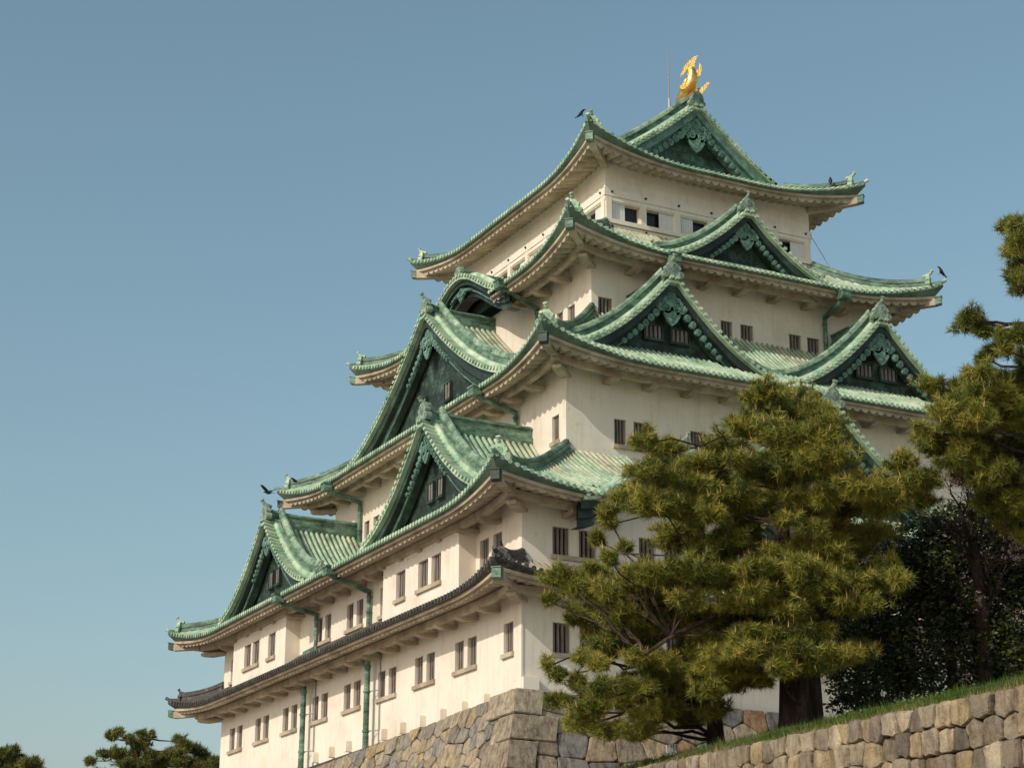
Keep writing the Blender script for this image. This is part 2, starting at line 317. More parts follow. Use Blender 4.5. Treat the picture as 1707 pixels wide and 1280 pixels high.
def build_roof(rf, label, m=TILE, sides=(0, 1, 2, 3), cuts=(), tmax=None, wear=0.35, arms=True, pitch=0.303, scal=0.47, scamp=0.15, rr=0.088, ridge_m=RIDGE, eave_arm=0.75, gable_v=None):
    T = rf.T if tmax is None else tmax
    mb = MB(); ev = MB(); br = MB()
    def cut(k, a): return any(k == c[0] and c[1] < a < c[2] for c in cuts)
    for k in sides:
        Ln = rf.sides[k][3]; e = rf.sides[k][1]; nn = rf.sides[k][2]
        long_ = gable_v is not None and k in (0, 2)
        Tk = rf.T if long_ else T
        def tlim(a):
            d = min(a, Ln-a)
            if long_: return Tk if d >= gable_v else min(Tk, d)
            return min(Tk, d)
        # pan surface
        cs = [c for c in cuts if c[0] == k]
        def pans(tlist, skew):
            us = end_dense(0, 0, Ln)
            for c in cs: us = sorted(us+[c[1], c[2]])
            if cs: tlist = sorted(set(tlist+[1.7]))
            V = [rf.pt(k, (t+(Ln-2*t)*a/Ln) if skew else a, t) for t in tlist for a in us]; nu = len(us); fs = []
            for i in range(len(tlist)-1):
                for j in range(nu-1):
                    um = (us[j]+us[j+1])/2
                    if tlist[i+1] < 1.75 and any(c[1] < um < c[2] for c in cs): continue
                    fs.append((i*nu+j, i*nu+j+1, (i+1)*nu+j+1, (i+1)*nu+j))
            mb.add(V, fs, [-0.8]*len(V))
        if not long_: pans(span(0, Tk, 0.5), True)
        else:
            pans(span(0, gable_v, 0.5), True)
            mb.grid([[rf.pt(k, a, t) for a in (gable_v, Ln/2, Ln-gable_v)] for t in span(gable_v, Tk, 0.5)], tints=[-0.8]*(3*len(span(gable_v, Tk, 0.5))))
        # edge thickness and underside lip: dark copper, with under-tile shadow tinted in
        us = end_dense(0, 0, Ln)
        segs = []; cur = []
        for a in us:
            if cut(k, a):
                if len(cur) > 1: segs.append(cur)
                cur = []
            else: cur.append(a)
        if len(cur) > 1: segs.append(cur)
        for sg in segs:
            mb.grid([[rf.pt(k, a, -0.02, 0.0) for a in sg], [rf.pt(k, a, -0.02, -0.10) for a in sg], [rf.pt(k, min(max(a, 0.2), Ln-0.2), 0.2, z=rf.ze-0.10) for a in sg]], tints=[-0.8]*(3*len(sg)))
        # rolls and their round ends
        nr = int(Ln/pitch); off = (Ln-nr*pitch)/2
        for i in range(nr+1):
            a = off+i*pitch
            if a < 0.12 or a > Ln-0.12: continue
            tm = tlim(a)
            if tm < 0.15: continue
            c = cut(k, a); t0 = -0.05 if not c else 1.7
            if c and tm < 1.9: continue
            ts = span(t0, tm, 0.65); rows = []; tn = []; w0 = rnd.uniform(-0.12, 0.12)
            for t in ts:
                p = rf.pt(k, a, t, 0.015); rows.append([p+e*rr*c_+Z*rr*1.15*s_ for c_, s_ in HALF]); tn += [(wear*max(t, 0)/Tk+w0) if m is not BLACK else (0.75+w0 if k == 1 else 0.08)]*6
            mb.grid(rows, tints=tn)
            if not c:
                p = rf.pt(k, a, -0.05, 0.03); d = nn
                mb.tube([p-d*0.02, p+d*0.05], rr*1.15, 9)
        # plaster fascia and soffit
        st = scal/8
        ss = span(0.14, Ln-0.14, st); A_ = scamp
        seg = []; parts = []
        for a in ss:
            if cut(k, a):
                if len(seg) > 3: parts.append(seg)
                seg = []
            else: seg.append(a)
        if len(seg) > 3: parts.append(seg)
        for sg in parts:
            cl = lambda a, t: min(max(a, t), Ln-t)
            sc = [A_*abs(math.sin(math.pi*a/scal))**0.75 for a in sg]
            z0 = rf.ze
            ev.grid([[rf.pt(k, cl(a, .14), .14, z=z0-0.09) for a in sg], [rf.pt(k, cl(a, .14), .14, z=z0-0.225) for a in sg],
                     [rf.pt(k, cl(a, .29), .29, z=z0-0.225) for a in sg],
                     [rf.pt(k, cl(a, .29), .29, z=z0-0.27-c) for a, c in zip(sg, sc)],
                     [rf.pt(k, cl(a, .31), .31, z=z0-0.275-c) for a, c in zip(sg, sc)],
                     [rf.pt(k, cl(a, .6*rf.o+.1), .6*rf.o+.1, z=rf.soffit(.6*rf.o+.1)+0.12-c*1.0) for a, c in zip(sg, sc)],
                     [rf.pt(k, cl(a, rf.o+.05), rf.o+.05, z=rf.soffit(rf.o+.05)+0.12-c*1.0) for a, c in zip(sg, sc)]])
        # purlin beam on arms
        if arms:
            db = eave_arm; zb = rf.soffit(rf.o-db)-0.19
            wl_ = Ln-2*rf.o; nA = int(round(wl_/2.02)); p0 = rf.o
            tb = rf.o-db
            for q in parts:
                aa, bb = max(q[0], tb-0.2), min(q[-1], Ln-tb+0.2)
                xs = end_dense(0, aa, bb)
                br.sweep([(-.13, -.15), (.13, -.15), (.13, .15), (-.13, .15)], [rf.pt(k, a, tb, z=zb) for a in xs], lat=nn)
            for i in range(nA+1):
                a = p0+wl_*i/nA
                if i in (0, nA): continue
                if cut(k, a): continue
                B = rf.pt(k, a, rf.o, z=0); B[2] = zb-0.19
                o1 = -nn*(db+0.16)
                br.add([B+e*w+nn*0.05+Z*h for w in (-.19, .19) for h in (-.05, .10)]+[B+e*w+o1*0.6+Z*h for w in (-.19, .19) for h in (-.13, .10)]+[B+e*w+o1+Z*h for w in (-.19, .19) for h in (-.02, .10)],
                       [(0, 2, 3, 1), (0, 4, 6, 2), (4, 8, 10, 6), (1, 3, 7, 5), (5, 7, 11, 9), (0, 1, 5, 4), (4, 5, 9, 8), (2, 6, 7, 3), (6, 10, 11, 7), (8, 9, 11, 10)])
    ro = lbl(mb.build("roof", m, keep), label); ev.build("eave", EAVE_SHADED, ro)
    if br.v: br.build("bracket", EAVE_SHADED, ro)
    # hips
    x0, y0, x1, y1 = rf.E
    for (cx, cy, sx, sy) in ((x0, y0, 1, 1), (x0, y1, 1, -1), (x1, y0, -1, 1), (x1, y1, -1, -1)):
        out = arr(-sx, -sy, 0)/math.sqrt(2); k = 0 if cx == x0 else 2
        Tm = (gable_v+0.2 if gable_v else T)
        def hp(t, dz=0.0):
            Ln = rf.sides[k][3]; a = t if sy > 0 else Ln-t; return rf.pt(k, a, t, dz)
        h = MB()
        PR = [(-.24, -.1), (-.24, .09), (-.17, .11), (-.17, .24), (-.21, .25), (-.21, .31), (-.15, .33), (-.15, .43), (-.10, .50), (0, .54), (.10, .50), (.15, .43), (.15, .33), (.21, .31), (.21, .25), (.17, .24), (.17, .11), (.24, .09), (.24, -.1)]
        h.sweep(PR, [hp(t) for t in span(0.42, Tm, 0.3)])
        h.sweep([(-.17, -.08), (-.17, .10), (-.1, .19), (0, .22), (.1, .19), (.17, .10), (.17, -.08)], [hp(t) for t in (0.5, 0.3, 0.15, 0.03)])
        ho = h.build("hip_ridge", ridge_m, ro)
        q = MB(); ornament(q, hp(0.40, 0.0), out, 0.55 if m is BLACK else 0.68)
        tip = hp(0.05, 0.12); q.tube([hp(0.3, 0.10), tip, tip+out*0.26+Z*0.13], [.085, .09, .095], 9)
        q.build("ridge_end_tile", m, ho)
        # hip rafter end with copper cap
        c = MB(); A = hp(0.0); A[2] = A[2]-0.50-0.38*rf.H; d = arr(*out[:2], 0.10)
        lat = np.cross(out, Z)
        wc = arr(cx+sx*rf.o, cy+sy*rf.o, rf.soffit(rf.o)+0.02)
        pin = A-out*0.42
        c.sweep([(-.17, -.19), (.17, -.19), (.17, .17), (-.17, .17)], [wc+Z*0.0, (wc+pin)/2+Z*(-0.05), pin], lat=lat)
        c.build("hip_rafter", EAVE_SHADED, ro)
        g = MB(); g.sweep([(-.185, -.18), (.185, -.18), (.185, .185), (-.185, .185)], [pin-out*0.02, pin+out*0.30+Z*0.06], lat=lat)
        g.sweep([(-.21, .187), (.21, .187), (.21, .23), (-.21, .23)], [pin-out*0.02, pin+out*0.34+Z*0.07], lat=lat)
        g.build("rafter_cap", BOARD if rf in (R2, R3) else RIDGE, ro)
        if arms:   # corner bracket
            w = MB(); db = eave_arm; P0 = arr(cx+sx*rf.o, cy+sy*rf.o, rf.soffit(rf.o-db)-0.40)
            for dd in (out, ):
                l2 = np.cross(dd, Z); o1 = dd*(db*1.35+0.25)
                w.add([P0-dd*.1+l2*a+Z*h_ for a in (-.22, .22) for h_ in (.02, .15)]+[P0+o1*.6+l2*a+Z*h_ for a in (-.22, .22) for h_ in (-.06, .15)]+[P0+o1+l2*a+Z*h_ for a in (-.2, .2) for h_ in (.0, .15)],
                      [(0, 2, 3, 1), (0, 4, 6, 2), (4, 8, 10, 6), (1, 3, 7, 5), (5, 7, 11, 9), (0, 1, 5, 4), (4, 5, 9, 8), (2, 6, 7, 3), (6, 10, 11, 7), (8, 9, 11, 10)])
            w.build("corner_bracket", EAVE_SHADED, ro)
    return ro

def spiral(mb, c, l, n, r, turns=1.6, th=0.05):
    pts = []
    for i in range(15):
        f = i/14; a = f*turns*2*math.pi; rr_ = r*(1-0.82*f); pts.append(np.asarray(c)+np.asarray(l)*rr_*math.cos(a)+Z*rr_*math.sin(a)+np.asarray(n)*0.0)
    mb.tube(pts, th, 5)
def ornament(mb, B, out, s=1.0):      # onigawara: shield with scrolls and a rod tile above
    out = np.asarray(out, float); l = np.cross(Z, out); B = np.asarray(B, float)
    o = [(-.5, -.05), (-.56, .12), (-.44, .30), (-.40, .55), (-.30, .82), (-.12, .98), (.12, .98), (.30, .82), (.40, .55), (.44, .30), (.56, .12), (.5, -.05)]
    mb.plate([B+l*a*s+Z*h*s-out*.10*s for a, h in o], out*.26*s)
    for sg in (-1, 1):
        c = B+l*sg*.50*s+Z*.12*s; mb.disc(c, out, .22*s, .34*s); spiral(mb, c+out*.18*s, l*sg, out, .17*s, th=.03*s)
        c = B+l*sg*.36*s+Z*.52*s; mb.disc(c, out, .15*s, .34*s)
    c = B+Z*.55*s+out*.17*s; mb.disc(c, out, .25*s, .06*s); spiral(mb, c+out*.04*s, l, out, .19*s, th=.035*s)
    p = B+Z*.92*s
    mb.tube([p-out*.35*s-Z*.03, p+out*.02*s+Z*.04*s, p+out*.22*s+Z*.18*s, p+out*.32*s+Z*.34*s], [.13*s, .13*s, .115*s, .105*s], 9)
    mb.disc(p+out*.33*s+Z*.36*s, out*.6+Z*.8, .15*s, .07*s)

# ------------------------------------------------------------------ gables
def gable(label, C, out, hw, D, za, depth, p=1.7, kara=False, windows=(), s=0.8, base=None, sori=0.25, crest=1.0, ridge_on=True, roofless=False, prof=None, wmax=None, bh=0.78, floor=None, bm=None):
    """C: (x, y) of the front plane's middle; out: unit outward normal; hw: half width; D: drop; za: apex height of the tiles."""
    out = arr(*out, 0); e = np.cross(Z, out); O = arr(C[0], C[1], 0)
    if prof is None:
        prof = (lambda w: za-D*(1-0.5*(1+math.cos(math.pi*min(abs(w)/hw, 1))))) if kara else (lambda w: za-D*(1-(1-min(abs(w)/hw, 1))**p))
    wm = wmax or hw
    if floor:
        while wm > 1 and prof(wm) < floor(0)-.22: wm -= .1
    fl = (lambda v: floor(v)-.03) if floor else (lambda v: -99)
    def P(w, v, dz=0.0):
        up = sori*max(0.0, 1-v/2.2)**2*(1-min(abs(w)/hw, 1)); return O+e*w-out*v+Z*(prof(w)+up+dz)
    mb = MB(); ws = span(-wm, wm, 0.45)
    if not roofless:
        vs_ = [0, .5, 1.2, 2.2]+[v for v in span(3.2, depth, 2.0)] if depth > 3.3 else [0, .5, depth*.5, depth]
        tn = [-0.8 for v in vs_ for _ in ws]
        mb.grid([[P(w, v) for w in ws] for v in vs_], tints=tn)
    # verge edge and its underside
    mb.grid([[P(w, 0, .02) for w in ws], [P(w, 0, -.12) for w in ws], [P(w, .75, -.14) for w in ws]])
    # short verge rolls
    for sg in (-1, 1):
        w = 0.16; 
        while w < wm-0.1:
            a, b = P(sg*w, -.06, .09), P(sg*w, .56, .07)
            mb.tint = rnd.uniform(-.15, .1); mb.tube([a, b], .10, 8)
            dz = (prof(w+.05)-prof(w-.05))/.1; w += 0.35/math.sqrt(1+dz*dz)
        # edge rolls along the slope, then the descending ridge
        wq = span(0.18, wm, 0.4); mb.tint = -0.1
        for v, r_ in ((.70, .17), ):
            mb.sweep([(r_*c, .05+r_*2.0*q) for c, q in HALF], [P(sg*w, v, .02) for w in wq], lat=out, closed=False, cap=False)
        if not roofless:
            v = 1.5 if not kara else 1.1; mb.tint = 0.0
            while v < depth:
                t_ = rnd.uniform(-.1, .14)+0.30*v/depth; mb.tint = t_
                mb.sweep([(.09*c, .105*q) for c, q in HALF], [P(sg*w, v, .015) for w in wq], lat=out, closed=False, cap=False)
                v += 0.303
    mb.tint = 0
    g = lbl(mb.build("gable", TILE, keep), label)
    if not kara:
        for sg in (-1, 1):
            we = min(wm*0.93, wm-.35); wq = span(0.12, we, 0.4); HK = min(1.08, .6+hw*.075)
            path = [P(sg*w, 1.05, -.04) for w in wq]; k_ = HK/1.08
            dr = MB(); dr.sweep([(-.22, -.05), (-.22, .40*k_), (-.17, .42*k_), (-.17, .78*k_), (.17, .78*k_), (.17, .42*k_), (.22, .40*k_), (.22, -.05)], path, lat=out)
            do = dr.build("descending_ridge", RIDGE, g)
            md = MB()
            for z0, hf, ww in ((.40, .075, .27), (.78, .06, .22)):
                md.sweep([(-ww, z0*k_), (-ww, z0*k_+hf), (ww, z0*k_+hf), (ww, z0*k_)], path, lat=out)
            md.sweep([(.16*c, .84*k_+.26*q) for c, q in HALF], path, lat=out)
            md.build("ridge_moulding", RIDGE2, do)
            q = MB(); ornament(q, P(sg*we, 1.05, .1), e*sg, .70); q.build("ridge_end_tile", CARVE2, do)
    if ridge_on:
        r = MB(); PR = [(-.30, -.25), (-.30, .08), (-.22, .10), (-.22, .46), (-.28, .48), (-.28, .55), (-.18, .58), (-.12, .66), (0, .70), (.12, .66), (.18, .58), (.28, .55), (.28, .48), (.22, .46), (.22, .10), (.30, .08), (.30, -.25)]
        r.sweep(PR, [P(0, v, -.02) for v in [0.42, .8, 1.4, 2.2]+([depth] if depth > 2.3 else [])], lat=e)
        rg = r.build("ridge", RIDGE, g)
        q = MB(); ornament(q, P(0, .22, .05), out, s); q.build("ridge_end_ornament", CARVE2, rg)
    # bargeboards
    b = MB(); wb = span(-wm, wm, 0.35)
    def hb(w): return bh*(0.92+0.25*min(abs(w)/hw, 1))*(1 if not kara else 0.75)
    def strip(v0, v1, top, bot):
        C_ = lambda q, v: arr(q[0], q[1], max(q[2], fl(v)))
        b.grid([[C_(P(w, v0, top), v0) for w in wb], [C_(P(w, v0, -hb(w)*bot+top), v0) for w in wb], [C_(P(w, v1, -hb(w)*bot+top), v1) for w in wb]])
    strip(.22, .60, -.10, .52); strip(.48, .85, -.12-.0, .98)
    if kara: strip(.60, 1.2, -.2, 1.35)
    bo = b.build("bargeboard", bm or BOARD, g)
    for sg in (-1, 1):
        tr = MB(); wq = [sg*w for w in span(0.02 if kara else hw*.14, wm*.8, .35)]
        tr.sweep([(-.035, -.03), (.035, -.03), (.035, .03), (-.035, .03)], [P(w, .46, -hb(w)*.98-.10) for w in wq], lat=out)
        tr.build("bargeboard_trim", CARVE, bo)
    # gable wall, closed down to the roof
    zb = base if base is not None else za-D-0.3
    gw = MB(); v = 0.95 if not kara else 1.5
    gw.grid([[P(w, v, -.25) for w in wb], [O+e*w-out*v+Z*min(zb, P(w, v, -.3)[2]) for w in wb]])
    gw.build("gable_wall", DARK if bm is None else DARK2, g)
    # pendant carving
    c = MB(); top = P(0, .44, -hb(0)*0.95-.05)+Z*0.12; K = crest
    c.plate([top+e*a*K+Z*h*K for a, h in ((0, .25), (-.42, -.28), (-.30, -.50), (0, -.62), (.30, -.50), (.42, -.28))], out*.08)
    def lobe(a, h, r): 
        c.disc(top+e*a*K+Z*h*K+out*.06, out, r*K, .14, 10); spiral(c, top+e*a*K+Z*h*K+out*.14, e*(1 if a >= 0 else -1), out, r*.75*K, th=.035*K)
    lobe(0, -.15, .20)
    for sg in (-1, 1):
        lobe(sg*.44, -.42, .20); lobe(sg*.19, -.62, .20)
        for j in range(8):
            a = .42+j*.21
            if a > wm*.55: break
            q_ = P(sg*a*K, .40, -hb(a*K)*.98-.06-.02*(j % 2)); c.disc(q_, out, (.15-.008*j)*K, .16, 9); spiral(c, q_+out*.09, e*sg, out, (.10-.006*j)*K, th=.025*K)
    c.plate([top+e*a*K+Z*h*K+out*.03 for a, h in ((-.22, -.55), (-.34, -.85), (-.18, -1.10), (0, -1.25), (.18, -1.10), (.34, -.85), (.22, -.55))], out*.10)
    for j in range(3): c.disc(top+Z*(-.78-.12*j)*K+e*(.07*(1-j))*K+out*.12, out, .09*K, .08, 7)
    for sg in (-1, 1):
        for j in range(2): lobe(sg*(.30+.22*j), -.30-.15*j-(.12 if j % 2 else 0), .12-.01*j)
        c.tube([top+e*sg*.0*K+Z*.38*K+out*.05, top+e*sg*.40*K+Z*-.05*K+out*.05, top+e*sg*.62*K+Z*-.30*K+out*.05], .045*K, 5)
    c.build("pendant_carving", CARVE, g)
    for (wc, z0, z1, ww, nb) in windows:
        wd = MB(); v = 0.93; c0 = O+e*wc-out*v
        wd.box(c0+Z*(z0+z1)/2+out*.01, e*ww/2, out*.03, Z*(z1-z0)/2)
        wo = wd.build("gable_window", GLASS, g)
        sl = MB()
        for i in range(nb):
            a = -ww/2+ww*(i+.5)/nb; sl.box(c0+e*a+Z*(z0+z1)/2+out*.07, e*ww/nb*.27, out*.035, Z*(z1-z0)/2)
        sl.build("slat", WOOD, wo)
        fr = MB(); fr.box(c0+Z*(z0-.06)+out*.08, e*(ww/2+.08), out*.09, Z*.06); fr.box(c0+Z*(z1+.03)+out*.08, e*(ww/2+.04), out*.07, Z*.04)
        for sg in (-1, 1): fr.box(c0+e*sg*(ww/2+.03)+Z*(z0+z1)/2+out*.07, e*.03, out*.07, Z*((z1-z0)/2+.03))
        fr.build("frame", BOARD, wo)
    return g

# ------------------------------------------------------------------ walls and windows
def face_wall(mb, O, e, inn, L0, z0, z1, holes, dep=0.24):
    O = np.asarray(O, float); xs = sorted(set([0, L0]+[h[i] for h in holes for i in (0, 1)])); zs = sorted(set([z0, z1]+[h[i] for h in holes for i in (2, 3)]))
    for i in range(len(xs)-1):
        for j in range(len(zs)-1):
            cx, cz = (xs[i]+xs[i+1])/2, (zs[j]+zs[j+1])/2
            if any(h[0] < cx < h[1] and h[2] < cz < h[3] for h in holes): continue
            mb.add([O+e*xs[i]+Z*zs[j], O+e*xs[i+1]+Z*zs[j], O+e*xs[i+1]+Z*zs[j+1], O+e*xs[i]+Z*zs[j+1]], [(0, 1, 2, 3)])
    for a, b, c, d in holes:
        q = [O+e*a+Z*c, O+e*b+Z*c, O+e*b+Z*d, O+e*a+Z*d]; mb.grid([[*q, q[0]], [*(x+inn*dep for x in q), q[0]+inn*dep]])
def window(O, e, inn, h, dep=0.24, nb=4, sill=True):
    O = np.asarray(O, float); a, b, c, d = h; m = O+e*(a+b)/2+Z*(c+d)/2
    g = MB(); g.box(m+inn*(dep+.02), e*((b-a)/2+.05), inn*.02, Z*((d-c)/2+.05)); w = g.build("window", GLASS, keep)
    s = MB(); ww = b-a
    for i in range(nb): s.box(m+e*(-ww/2+ww*(i+.5)/nb)+inn*(dep-.075), e*ww/nb*.25, inn*.055, Z*(d-c)/2)
    s.build("slat", WOOD, w)
    return w
def sill(O, e, inn, a, b, c, parent):
    s = MB(); O = np.asarray(O, float); s.box(O+e*(a+b)/2+Z*(c-.09)-inn*.045, e*((b-a)/2+.09), inn*.065, Z*.09); s.build("sill", EAVE_SHADED, parent)
EX, EY = arr(1, 0, 0), arr(0, 1, 0)
def storey(ins, z0, z1, left=(), front=(), label=None, extra=None, dep=0.24):
    x0, y0, x1, y1 = rect(ins); mb = MB()
    lo, fo = arr(x0, y0, 0), arr(x0, y0, 0)
    L_ = [(a-y0, b-y0, c, d) for a, b, c, d in left]; F2 = [(a-x0, b-x0, c, d) for a, b, c, d in front]
    face_wall(mb, lo, EY, EX, y1-y0, z0, z1, L_, dep); face_wall(mb, fo, EX, EY, x1-x0, z0, z1, F2, dep)
    face_wall(mb, (x1, y0, 0), EY, -EX, y1-y0, z0, z1, []); face_wall(mb, (x0, y1, 0), EX, -EY, x1-x0, z0, z1, [])
    if extra: extra(mb)
    w = lbl(mb.build("wall", PLASTER, keep), label)
    for O, e, inn, H in ((lo, EY, EX, L_), (fo, EX, EY, F2)):
        H = sorted(H); i = 0
        while i < len(H):
            ws = window(O, e, inn, H[i], dep); b = H[i][1]
            if i+1 < len(H) and H[i+1][0]-H[i][1] < 0.5: i += 1; window(O, e, inn, H[i], dep); b = H[i][1]; a = H[i-1][0]
            else: a = H[i][0]
            sill(O, e, inn, a, b, H[i][2], ws); i += 1
    return w
# ground storey
W1L = [(.72, 1.56, .84, 2.07)]
for k in range(8):
    c = 5.05+4.072*k; W1L += [(c-1.02, c-.17, .83, 2.05), (c+.2, c+1.03, .83, 2.05)]
W1F = []; W2F = []
for k in range(7):
    c = 2.4+4.05*k; W1F += [(c-1.01, c-.21, .80, 2.03), (c+.21, c+1.01, .80, 2.03)]; W2F += [(c-1.01, c-.22, 4.77, 5.94), (c+.21, c+1.01, 4.77, 5.94)]
def foot(mb):
    mb.abox(-.02, .68, -.20, .05, -1.0, -.28)
    mb.abox(-.035, .05, -.035, .20, -1.6, 3.3)
storey(0, -2.6, 3.42, W1L, W1F, "ground storey wall above the stone base", foot)
for k in range(11):
    y = 2.80+2.06*k; z = -1.05-.02*k
    b = MB(); b.abox(-.30, .02, y-.11, y+.11, z, z+.44); b.abox(-.27, .02, y-.09, y+.09, z+.44, z+.5); b.build("drain_block", PLASTER, keep)
# second storey with two projecting bays
BAYL = [((4.14, 12.06), [(9.6, 10.6), (7.22, 8.23), (5.91, 6.87)]), ((24.35, 32.27), [(29.48, 30.5), (28.2, 29.25), (25.82, 26.86)])]
W2L = [(1.76, 2.56, 4.75, 5.97), (2.97, 3.79, 4.75, 5.97), (13.42, 14.2, 4.65, 5.95), (16.22, 17.01, 4.66, 5.9), (17.41, 18.22, 4.66, 5.9), (20.24, 21.0, 4.66, 5.9), (21.38, 22.15, 4.66, 5.9), (33.2, 33.9, 4.66, 5.9), (34.2, 34.9, 4.66, 5.9)]
storey(0, 3.7, 7.1, W2L, W2F, "second storey wall between the grey and the green roof")
for (y0, y1), ws in BAYL:
    mb = MB(); O = arr(-.8, y0, 0); H = [(a-y0, b-y0, 4.64, 5.87) for a, b in ws]
    face_wall(mb, O, EY, EX, y1-y0, 3.2, 7.0, H)
    for y in (y0, y1): mb.add([(-.8, y, 3.2), (0.02, y, 3.2), (0.02, y, 7.05), (-.8, y, 7.0)], [(0, 1, 2, 3)])
    lbl(mb.build("bay", PLASTER, keep), "plain plastered bay standing out from the wall")
    H = sorted(H); i = 0
    while i < len(H):
        wo = window(O, EY, EX, H[i]); a, b = H[i][0], H[i][1]
        if i+1 < len(H) and H[i+1][0]-b < .5: i += 1; window(O, EY, EX, H[i]); b = H[i][1]
        sill(O, EY, EX, a, b, H[i][2], wo); i += 1
storey(4.55, 10.0, 14.9, [(5.2, 5.85, 11.4, 12.6), (25.25, 26.06, 11.4, 12.57), (26.6, 27.28, 11.4, 12.57)],
       [(7.0, 7.63, 11.36, 12.56), (8.01, 8.85, 11.36, 12.56), (11.0, 11.69, 11.36, 12.56), (12.06, 12.85, 11.36, 12.56), (22.8, 23.6, 11.36, 12.56), (24.0, 24.8, 11.36, 12.56)], "third storey wall")
storey(7.68, 18.0, 22.0, [(9.31, 10.03, 18.6, 19.77), (10.51, 11.13, 18.6, 19.8)],
       [(8.04, 8.84, 18.4, 19.65), (14.95, 15.62, 18.4, 19.63), (16.1, 16.86, 18.42, 19.62), (19.0, 19.74, 18.38, 19.6), (20.1, 20.87, 18.42, 19.6)], "fourth storey wall")
# top storey: open gallery of shutters
def top_storey():
    i = 9.66; x0, y0, x1, y1 = rect(i); za, zb = 24.80, 25.70; holesF = []; holesL = []; panels = []
    nF = 6; dF = (x1-x0-.34)/nF
    for k in range(nF):
        a = x0+.17+dF*k+.17; b = a+dF-.34; m = (a+b)/2; holesF.append((a-x0, b-x0, za, zb)); panels.append(('f', a, m) if k % 2 == 0 else ('f', m, b))
    nL = 8; dL = (y1-y0-.34)/nL
    for k in range(nL):
        a = y0+.17+dL*k+.17; b = a+dL-.34; m = (a+b)/2; holesL.append((a-y0, b-y0, za, zb)); panels.append(('l', a, m) if k % 2 == 0 else ('l', m, b))
    mb = MB(); lo = arr(x0, y0, 0)
    face_wall(mb, lo, EY, EX, y1-y0, 23.6, 27.95, holesL, .34); face_wall(mb, lo, EX, EY, x1-x0, 23.6, 27.95, holesF, .34)
    face_wall(mb, (x1, y0, 0), EY, -EX, y1-y0, 23.6, 27.95, []); face_wall(mb, (x0, y1, 0), EX, -EY, x1-x0, 23.6, 27.95, [])
    for z, h, o in ((26.18, .20, .09), (25.86, .10, .05), (24.62, .11, .16), (24.33, .13, .07), (26.9, .02, .02)):
        mb.abox(x0-o, x1+o, y0-o, y0+.1, z-h, z+h); mb.abox(x0-o, x0+.1, y0+.1, y1+o, z-h, z+h)
        mb.abox(x1-.1, x1+o, y0+.1, y1+o, z-h, z+h)
    for k in range(nF+1):
        a = x0+.17+dF*k; mb.abox(a-.16, a+.16, y0-.07, y0+.1, 24.735, 25.97)
    for k in range(nL+1):
        a = y0+.17+dL*k; mb.abox(x0-.07, x0+.1, a-.16, a+.16, 24.735, 25.97)
    w = lbl(mb.build("wall", PLASTER, keep), "top storey wall with a band of open shutters")
    kn = MB()
    for z, o in ((26.2, .10), (24.35, .08)):
        for k in range(nF+1): kn.disc((x0+.32+(x1-x0-.64)*k/nF, y0-o-.03, z), EY, .06, .06, 10)
        for k in range(nL+1): kn.disc((x0-o-.03, y0+.32+(y1-y0-.64)*k/nL, z), EX, .06, .06, 10)
    kn.build("nail_cover", BOARD, w)
    for (f, a, b), kk in zip(panels, range(99)):
        h = (holesF if f == 'f' else holesL)
    for H, O, e, inn in ((holesF, lo, EX, EY), (holesL, lo, EY, EX)):
        for hh in H:
            g = MB(); m = O+e*(hh[0]+hh[1])/2+Z*(za+zb)/2; g.box(m+inn*.36, e*((hh[1]-hh[0])/2+.03), inn*.02, Z*.47); g.build("window", GLASS, keep)
    for f, a, b in panels:
        g = MB(); n = max(3, int((b-a)/.12))
        for q in range(n):
            u0, u1 = a+(b-a)*q/n+.006, a+(b-a)*(q+1)/n-.006
            if f == 'f': g.abox(u0, u1, y0+.10, y0+.16, za, zb)
            else: g.abox(x0+.10, x0+.16, u0, u1, za, zb)
        g.build("shutter", BOARDW, keep)
top_storey()

# ------------------------------------------------------------------ roofs, from the lowest up
R1 = Roof(0, 1.9, 0.0, 3.25, 4.36, 0.62, 0.48, 5.5)
R2 = Roof(0, 2.05, 4.55, 6.9, 10.75, 0.88, 0.5, 6.0)
R3 = Roof(4.55, 2.05, 3.13, 14.66, 18.75, 0.95, 0.54, 6.0)
R4 = Roof(7.68, 2.2, 1.98, 21.55, 24.28, 1.12, 0.54, 6.0)
XC, YC = BX/2, BY/2
P5 = lambda t: 32.75-5.07*(1-(1-min(max((7.74-t)/7.74, 0), 1))**1.38)
R5 = Roof(9.66, 1.56, 6.18, 27.68, 32.75, 1.06, 0.60, 6.0, prof=P5)
R5.T = XC-R5.E[0]
build_roof(R1, "lowest roof, of dark grey clay tiles", BLACK, wear=0.0, scamp=0.08, ridge_m=BLACK, eave_arm=0.85)
KA_X = 6.7     # the small curved gable on the right face
build_roof(R2, "second roof from the ground, green copper", scamp=0.12, cuts=((1, KA_X+2.05-3.6, KA_X+2.05+3.6), ), eave_arm=0.85)
build_roof(R3, "third roof, green copper", scamp=0.19, eave_arm=0.9)
build_roof(R4, "fourth roof, green copper", scamp=0.19, cuts=((0, YC-5.48-3.7, YC-5.48+3.7), ), eave_arm=0.95)
GV = 10.4-R5.E[1]
build_roof(R5, "top roof, green copper with a large end gable", tmax=3.6, scamp=0.21, wear=0.10, arms=False, gable_v=GV)
